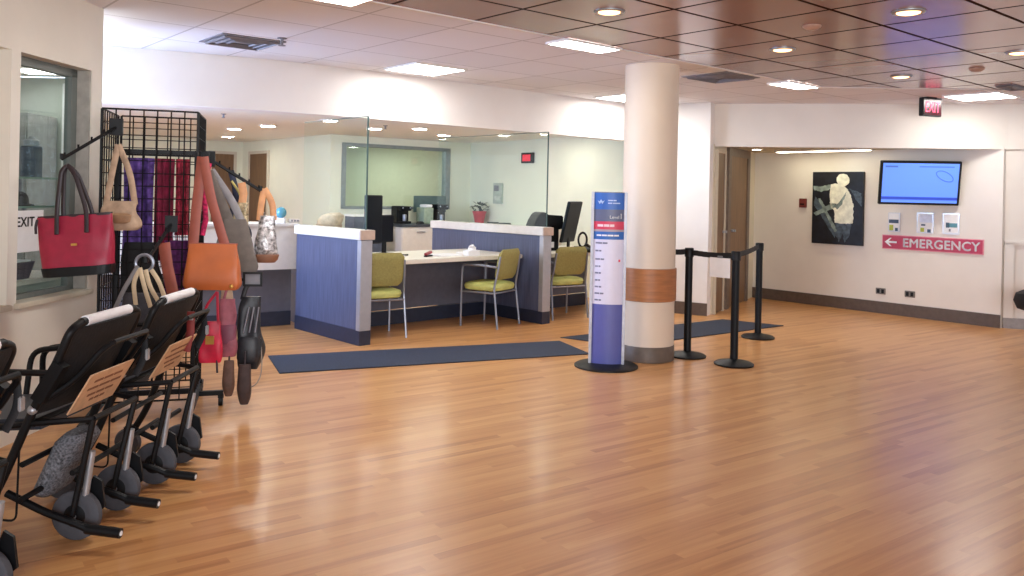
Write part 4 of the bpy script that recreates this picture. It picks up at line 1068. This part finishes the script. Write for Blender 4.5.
o = bag('shoe_bag', 'dark brown pouch hanging under the black backpack, the right one of the pair', (-1.655, 5.21, .07), radians(8), .10, .25, .08, mat('dark_brown_suede', (58, 42, 40), .7, noise=.15), .7, 2.2, rnd=.5)
MB().tube([(.0, 0, .24), (.0, .01, .33)], .006).build('cord', M_DKLEATHER, o)
o = bag('shoe_bag', 'brown pouch hanging under the dusky pink handbag, the left one of the pair', (-1.74, 5.17, .13), radians(8), .085, .22, .08, mat('brown_suede', (92, 68, 58), .7, noise=.15), .7, 2.2, rnd=.5)
MB().tube([(.0, 0, .21), (.0, .01, .26)], .006).build('cord', M_DKLEATHER, o)
o = thing('price_frame', 'square black frame with a grey card on the lower right arm, above the backpack', 'tag', (-1.64, 5.29, .80), radians(8))
b = MB()
b.box((0, 0, .085), (.12, .01, .014)); b.box((0, 0, .007), (.12, .01, .014)); b.box((-.053, 0, .046), (.014, .01, .066)); b.box((.053, 0, .046), (.014, .01, .066)); b.build('frame', M_BLACK, o)
MB().box((0, .002, .046), (.094, .004, .066)).build('card', M_GREY, o)

# ------------------------------------------------------------------ transport wheelchairs
def transport_chair(label, D, pouch=False, turn=0.0, lateral=.52):
    """local +x = the way the sitter faces, +y = the side nearest the viewer"""
    o = thing('transport_wheelchair', label, 'wheelchair', (-1.72 + .052 * (D - 3.4), D, 0), radians(177 + turn), 'transport wheelchairs parked along the left wall')
    w = lateral / 2; T = .0175
    fr = MB()
    for s in (-1, 1):
        fr.tube(arc([(.30, s * (w + .03), .12), (.22, s * (w + .02), .25), (.10, s * w, .555), (.005, s * w, .75), (-.042, s * w, .865), (-.048, s * (w - .07), .887)], 6, .09), T, 10)
        fr.box((.035, s * (w - .0), .665), (.05, .046, .17), ry=radians(-31))
    fr.tube([(-.048, -w + .06, .887), (-.048, w - .06, .887)], T, 10)
    fr.build('back_frame', M_BLACKMET, o, smooth=True)
    MB().tube([(-.048, -w + .10, .889), (-.048, w - .085, .889)], .0215, 12).build('handle_grip', M_WHITE, o, smooth=True)
    rl = MB()
    for s in (-1, 1):
        rl.tube(arc([(.0, s * .155, .105), (-.03, s * .155, .25), (-.085, s * .165, .50)], 4, .07), .0125, 8)
        rl.tube(arc([(.05, s * (w - .02), .60), (-.03, s * .20, .66), (-.12, s * .175, .775), (-.145, s * .13, .80)], 6, .07), .0115, 8)
    rl.tube([(-.145, -.135, .80), (-.145, .135, .80)], .0115, 8)
    rl.build('rear_frame', M_BLACKMET, o, smooth=True)
    for s in (-1, 1): MB().tube([(-.035, s * .155 - .03, .17), (-.06, s * .155 - .03, .36)], .014, 10).build('strut', M_SILVER, o, smooth=True)
    # back cloth between the side tubes, leaning with them
    bk = MB(); n = 10; F = []; G = []
    for i in range(n + 1):
        t = i / n; z = .53 + .34 * t; x = .118 - .165 * t
        row = []; row2 = []
        for j in range(9):
            v = -1 + 2 * j / 8; sag = .03 * (1 - v * v) * (1 - .4 * t)
            row.append(bk.bm.verts.new((x - sag - .012, v * (w - .012), z))); row2.append(bk.bm.verts.new((x - sag + .012, v * (w - .012), z)))
        F.append(row); G.append(row2)
    for i in range(n):
        for j in range(8):
            bk._f((F[i][j], F[i][j + 1], F[i + 1][j + 1], F[i + 1][j])); bk._f((G[i][j], G[i + 1][j], G[i + 1][j + 1], G[i][j + 1]))
    for i in range(n):
        bk._f((F[i][0], F[i + 1][0], G[i + 1][0], G[i][0])); bk._f((F[i][8], G[i][8], G[i + 1][8], F[i + 1][8]))
    for j in range(8):
        bk._f((F[0][j], G[0][j], G[0][j + 1], F[0][j + 1])); bk._f((F[n][j], F[n][j + 1], G[n][j + 1], G[n][j]))
    bk.build('backrest', M_BLACKFAB, o, smooth=True)
    # seat
    MB().box((.30, 0, .475), (.44, lateral - .05, .045), ry=radians(4)).build('seat', mat('charcoal_vinyl', (46, 52, 62), .5), o, bevel=.015)
    u = MB()
    for s in (-1, 1): u.tube([(.50, s * (w - .02), .44), (.11, s * (w - .0), .50), (-.085, s * .165, .50)], .0125, 8)
    u.tube([(.10, -w, .50), (.10, w, .50)], .014, 8); u.tube([(-.085, -.165, .50), (-.085, .165, .50)], .0125, 8); u.tube([(.14, -w, .34), (.14, w, .34)], .012, 8); u.tube([(.0, -.16, .28), (.0, .16, .28)], .012, 8)
    u.tube([(.15, -w, .20), (.15, w, .20)], .012, 8)
    u.build('under_frame', M_BLACKMET, o, smooth=True)
    for s in (-1, 1):
        MB().tube(arc([(.03, s * (w + .01), .70), (.22, s * (w + .02), .70), (.46, s * (w + .02), .67), (.47, s * (w + .0), .47)], 5, .06), .013, 8).build('armrest', M_BLACKMET, o, smooth=True)
        # rear wheels with hub and fork
        yw = s * .155 - .035
        wl = MB().lathe([(.060, -.018), (.084, -.022), (.098, -.014), (.100, 0), (.098, .014), (.084, .022), (.060, .018)], seg=32, M=Matrix.Translation((0, yw, .100)) @ Matrix.Rotation(PI / 2, 4, 'X')).build('rear_wheel', M_RUBBER, o, smooth=True)
        MB().lathe([(.001, -.020), (.030, -.024), (.060, -.012), (.060, .012), (.030, .024), (.001, .020)], seg=20, M=Matrix.Translation((0, yw, .100)) @ Matrix.Rotation(PI / 2, 4, 'X')).build('hub', M_BLACK, wl, smooth=True)
        MB().ball((0, yw + .026, .100), .012, seg=8).build('axle_nut', M_SILVER, wl, smooth=True)
        MB().prism([(.03, .09), (.02, .12), (-.035, .245), (-.07, .225), (-.085, .12), (-.06, .10)], -.006, .006, Matrix.Translation((-.01, yw - .04, 0)) @ Matrix.Rotation(PI / 2, 4, 'X')).build('fork_plate', M_BLACK, o)
        # pedal bar
        yp = s * .155 + .045
        MB().tube(arc([(.24, yp, .205), (.08, yp, .135), (-.05, yp, .095), (-.10, yp, .075)], 4, .05), .015, 8).build('pedal_bar', M_BLACKMET, o, smooth=True)
        pe = MB().tube([(-.085, yp, .078), (-.225, yp, .066)], .020, 10).build('pedal', M_BLACK, o, smooth=True)
        MB().lathe([(.001, 0), (.010, 0), (.010, .004), (.001, .004)], seg=12, M=Matrix.Translation((-.2235, yp + .0, .066)) @ Matrix.Rotation(-PI / 2, 4, 'Y')).build('end_cap', M_WHITE, pe)
        # front casters
        fc = MB().lathe([(.03, -.016), (.062, -.018), (.072, 0), (.062, .018), (.03, .016)], seg=24, M=Matrix.Translation((.32, s * (w + .03), .072)) @ Matrix.Rotation(PI / 2, 4, 'X')).build('front_caster', M_RUBBER, o, smooth=True)
        MB().box((.31, s * (w + .03), .135), (.05, .05, .05)).build('caster_fork', M_BLACK, fc, bevel=.006)
        MB().ball((.10, s * (w + .006), .555), .020, seg=10).build('bolt', M_SILVER, o, smooth=True)
    # tan placard behind the back, letters too small to read
    PMx = Matrix.Translation((-.045, .035, .60)) @ Matrix.Rotation(radians(-31), 4, 'Y')
    pl = MB().box((0, 0, 0), (.006, .33, .185), M=PMx).build('placard', M_TAN, o)
    for k, (z_, l_) in enumerate(((.05, .22), (.015, .26), (-.02, .2), (-.05, .12))):
        for q in range(3): MB().box((0, 0, 0), (.002, l_ / 3 - .01, .010), M=PMx @ Matrix.Translation((-.004, -l_ / 3 + q * l_ / 3, z_))).build('print', M_BROWNINK, pl)
    # mesh pouch slung beneath the seat
    if pouch: MB().loft([(.15, .03, .07, .17, .02), (.17, .05, .10, .165, .02), (.38, .06, .11, .06, .02), (.41, .04, .08, .05, .02)], 20, 3).build('mesh_pouch', mat('grey_mesh', (104, 106, 112), .8, noise=.35, scale=110, bump=.4), o, smooth=True)
    MB().tube(arc([(.16, w - .01, .40), (.16, w + .0, .12), (.24, w + .01, .13), (.24, w + .0, .36)], 4, .03), .0045, 6).build('wire_loop', M_BLACKMET, o, smooth=True)
    # strap with pale buckle at the far side
    ribbon(arc([(-.10, -.19, .78), (-.12, -.18, .69), (-.08, -.17, .60)], 4, .06), .03, M_BLACKFAB, 'belt', o, .008)
    bu = MB(); bu.box((-.125, -.185, .69), (.012, .028, .05)); bu.build('buckle', M_SILVER, o, bevel=.004)
    return o
transport_chair('black transport wheelchair nearest the viewer, only its edge inside the left border', 2.60)
transport_chair('black transport wheelchair in the middle of the row, under the burgundy tote', 3.46, True)
transport_chair('black transport wheelchair farthest from the viewer, in front of the wire rack', 4.10, False, 3)
o = thing('red_strap', 'dark red strap hanging on the back of the farthest wheelchair', 'strap', (-1.60, 4.17, .60), 0)
ribbon([(0, 0, .20), (.0, .0, .10), (-.02, 0, 0)], .04, mat('brick_red_strap', (130, 44, 40), .6), 'strap_band', o, .012)
MB().box((0, -.012, .17), (.03, .01, .02)).build('clip', M_SILVER, o)

# ------------------------------------------------------------------ behind the left window
o = thing('exit_notice', 'white EXIT paper taped inside the left window', 'notice', (-2.800, 4.80, 1.03), radians(87))
MB().box((0, 0, .12), (.30, .003, .24)).build('sheet', M_WHITE, o)
text_part('lettering', 'EXIT', .078, M_BLACK, o, (-.02, -.003, .172), depth=.0008, bold=.0015)
o = thing('glass_shelf', 'green glass shelf inside the left window', 'shelf', (-3.0, 5.10, 1.46), radians(87))
MB().box((-.14, .02, 0), (.7, .22, .012)).build('shelf_board', mat('shelf_green', (120, 150, 136), .3), o)
for x_ in (-.4, .12): MB().box((x_, .11, -.05), (.02, .02, .10)).build('bracket', M_GREY, o)
o = thing('canister', 'grey blue canister with a round lid on the shelf in the left window', 'canister', (-2.98, 5.14, 1.467), 0)
MB().loft([(0, .05, .05), (.18, .05, .05), (.19, .045, .045)], 20, 5).build('body', mat('grey_blue_tin', (72, 84, 98), .5, noise=.05), o)
MB().lathe([(.04, .19), (.045, .20), (.045, .225), (.02, .24), (.012, .25)], seg=20).build('lid', mat('pale_grey_tin', (150, 158, 162), .4), o, smooth=True)
o = thing('glass_shelf', 'lower green glass shelf just above the EXIT paper in the left window', 'shelf', (-2.97, 5.02, 1.285), radians(87))
MB().box((-.06, .02, 0), (.6, .2, .012)).build('shelf_board', MATS['shelf_green'], o)
for x_ in (-.3, .2): MB().box((x_, .11, -.05), (.02, .02, .10)).build('bracket', M_GREY, o)
o = thing('dark_hat', 'dark rounded felt hat on the lower shelf above the EXIT paper', 'hat', (-2.965, 4.99, 1.2915), radians(87))
MB().loft([(.0, .10, .075), (.008, .10, .075), (.012, .07, .055)], 24, 2).build('brim', mat('dark_taupe_felt', (64, 58, 60), .8), o, smooth=True)
MB().loft([(.010, .068, .052), (.05, .062, .048), (.075, .045, .036), (.085, .02, .016)], 24, 2).build('crown', mat('dark_taupe_felt', (64, 58, 60)), o, smooth=True)
tag(MB().loft([(0, .03, .045), (.13, .03, .045)], 12, 6).build('red_carton', mat('brick_carton', (150, 84, 76), .6), loc=(-3.0, 4.95, 1.467)), 'brick red carton left of the canister in the left window', 'carton')
o = thing('counter_unit', 'pale counter behind the left window below the EXIT paper', 'counter', (-3.12, 4.95, 0), radians(87))
MB().box((0, 0, .42), (1.1, .42, .80)).build('body', M_BOOTH, o); MB().box((0, 0, .835), (1.14, .46, .03)).build('worktop', M_DESK, o)
o = thing('paper_basket', 'grey purple basket of papers below the EXIT paper in the left window', 'basket', (-2.99, 5.00, .851), radians(87))
MB().loft([(0, .075, .06), (.10, .11, .08)], 4 * 5, 5).build('basket', mat('mauve_grey_plastic', (96, 86, 100), .6), o); MB().box((0, 0, .105), (.16, .1, .01)).build('papers', M_WHITE, o)
struct(MB().box((-3.215, 5.985, 1.10), (.07, .02, 2.1)).build('trim_3', M_WHITE))
o = thing('booth_cabinet', 'grey metal cabinet seen through the left window', 'cabinet', (-3.44, 5.76, 0), radians(3))
MB().box((0, 0, .95), (.34, .4, 1.9)).build('body', mat('grey_cabinet', (158, 164, 162), .5), o)
for s in (-1, 1):
    d = MB().box((s * .083, -.208, .95), (.16, .015, 1.84)).build('door', mat('grey_cabinet', (126, 132, 132)), o); MB().box((s * .03, -.224, 1.0), (.014, .02, .14)).build('door_handle', M_SILVER, d)
o = thing('ceiling_light', 'bright ceiling panel seen through the left window', 'ceiling light', (-3.22, 5.62, 2.20), 0)
b = MB()
for s in (-1, 1): b.box((0, s * 0.16, -.008), (.332, .012, .016)); b.box((s * 0.16, 0, -.008), (.012, 0.308, .016))
b.build('frame', MATS['light_frame_white'], o); MB().box((0, 0, -.007), (0.308, 0.308, .012)).build('diffuser', emit('booth_light', (255, 252, 244), 5), o)

# ------------------------------------------------------------------ light
def area(name, loc, target, size, energy, color, sy=None):
    l = bpy.data.lights.new(name, 'AREA'); l.energy = energy; l.color = color
    l.shape = 'RECTANGLE'; l.size = size; l.size_y = sy or size
    o = bpy.data.objects.new(name, l); COL.objects.link(o); o.location = loc
    o.rotation_euler = (Vector(target) - Vector(loc)).to_track_quat('-Z', 'Y').to_euler()
    return o
area('daylight_window', (-4.7, 6.55, 1.62), (-1.6, 8.0, .8), 1.1, 160, (.46, .62, 1.0), 1.5)
area('daylight_entrance', (1.2, -2.9, 1.6), (1.2, 6, 1.1), 5.0, 210, (.92, .95, 1.0), 2.2)
wld = bpy.data.worlds.new('world'); sc.world = wld; wld.use_nodes = True
wld.node_tree.nodes['Background'].inputs['Color'].default_value = (.86, .92, 1.0, 1)
wld.node_tree.nodes['Background'].inputs['Strength'].default_value = .8

vs = sc.view_settings
vs.view_transform = 'Standard'; vs.look = 'None'; vs.gamma = 1; vs.use_curve_mapping = False; vs.exposure = 0.66
sc.cycles.use_denoising = True
sc.cycles.max_bounces = 10; sc.cycles.diffuse_bounces = 5; sc.cycles.glossy_bounces = 4; sc.cycles.transparent_max_bounces = 16
sc.cycles.sample_clamp_indirect = 6.0
sc.cycles.caustics_reflective = False; sc.cycles.caustics_refractive = False
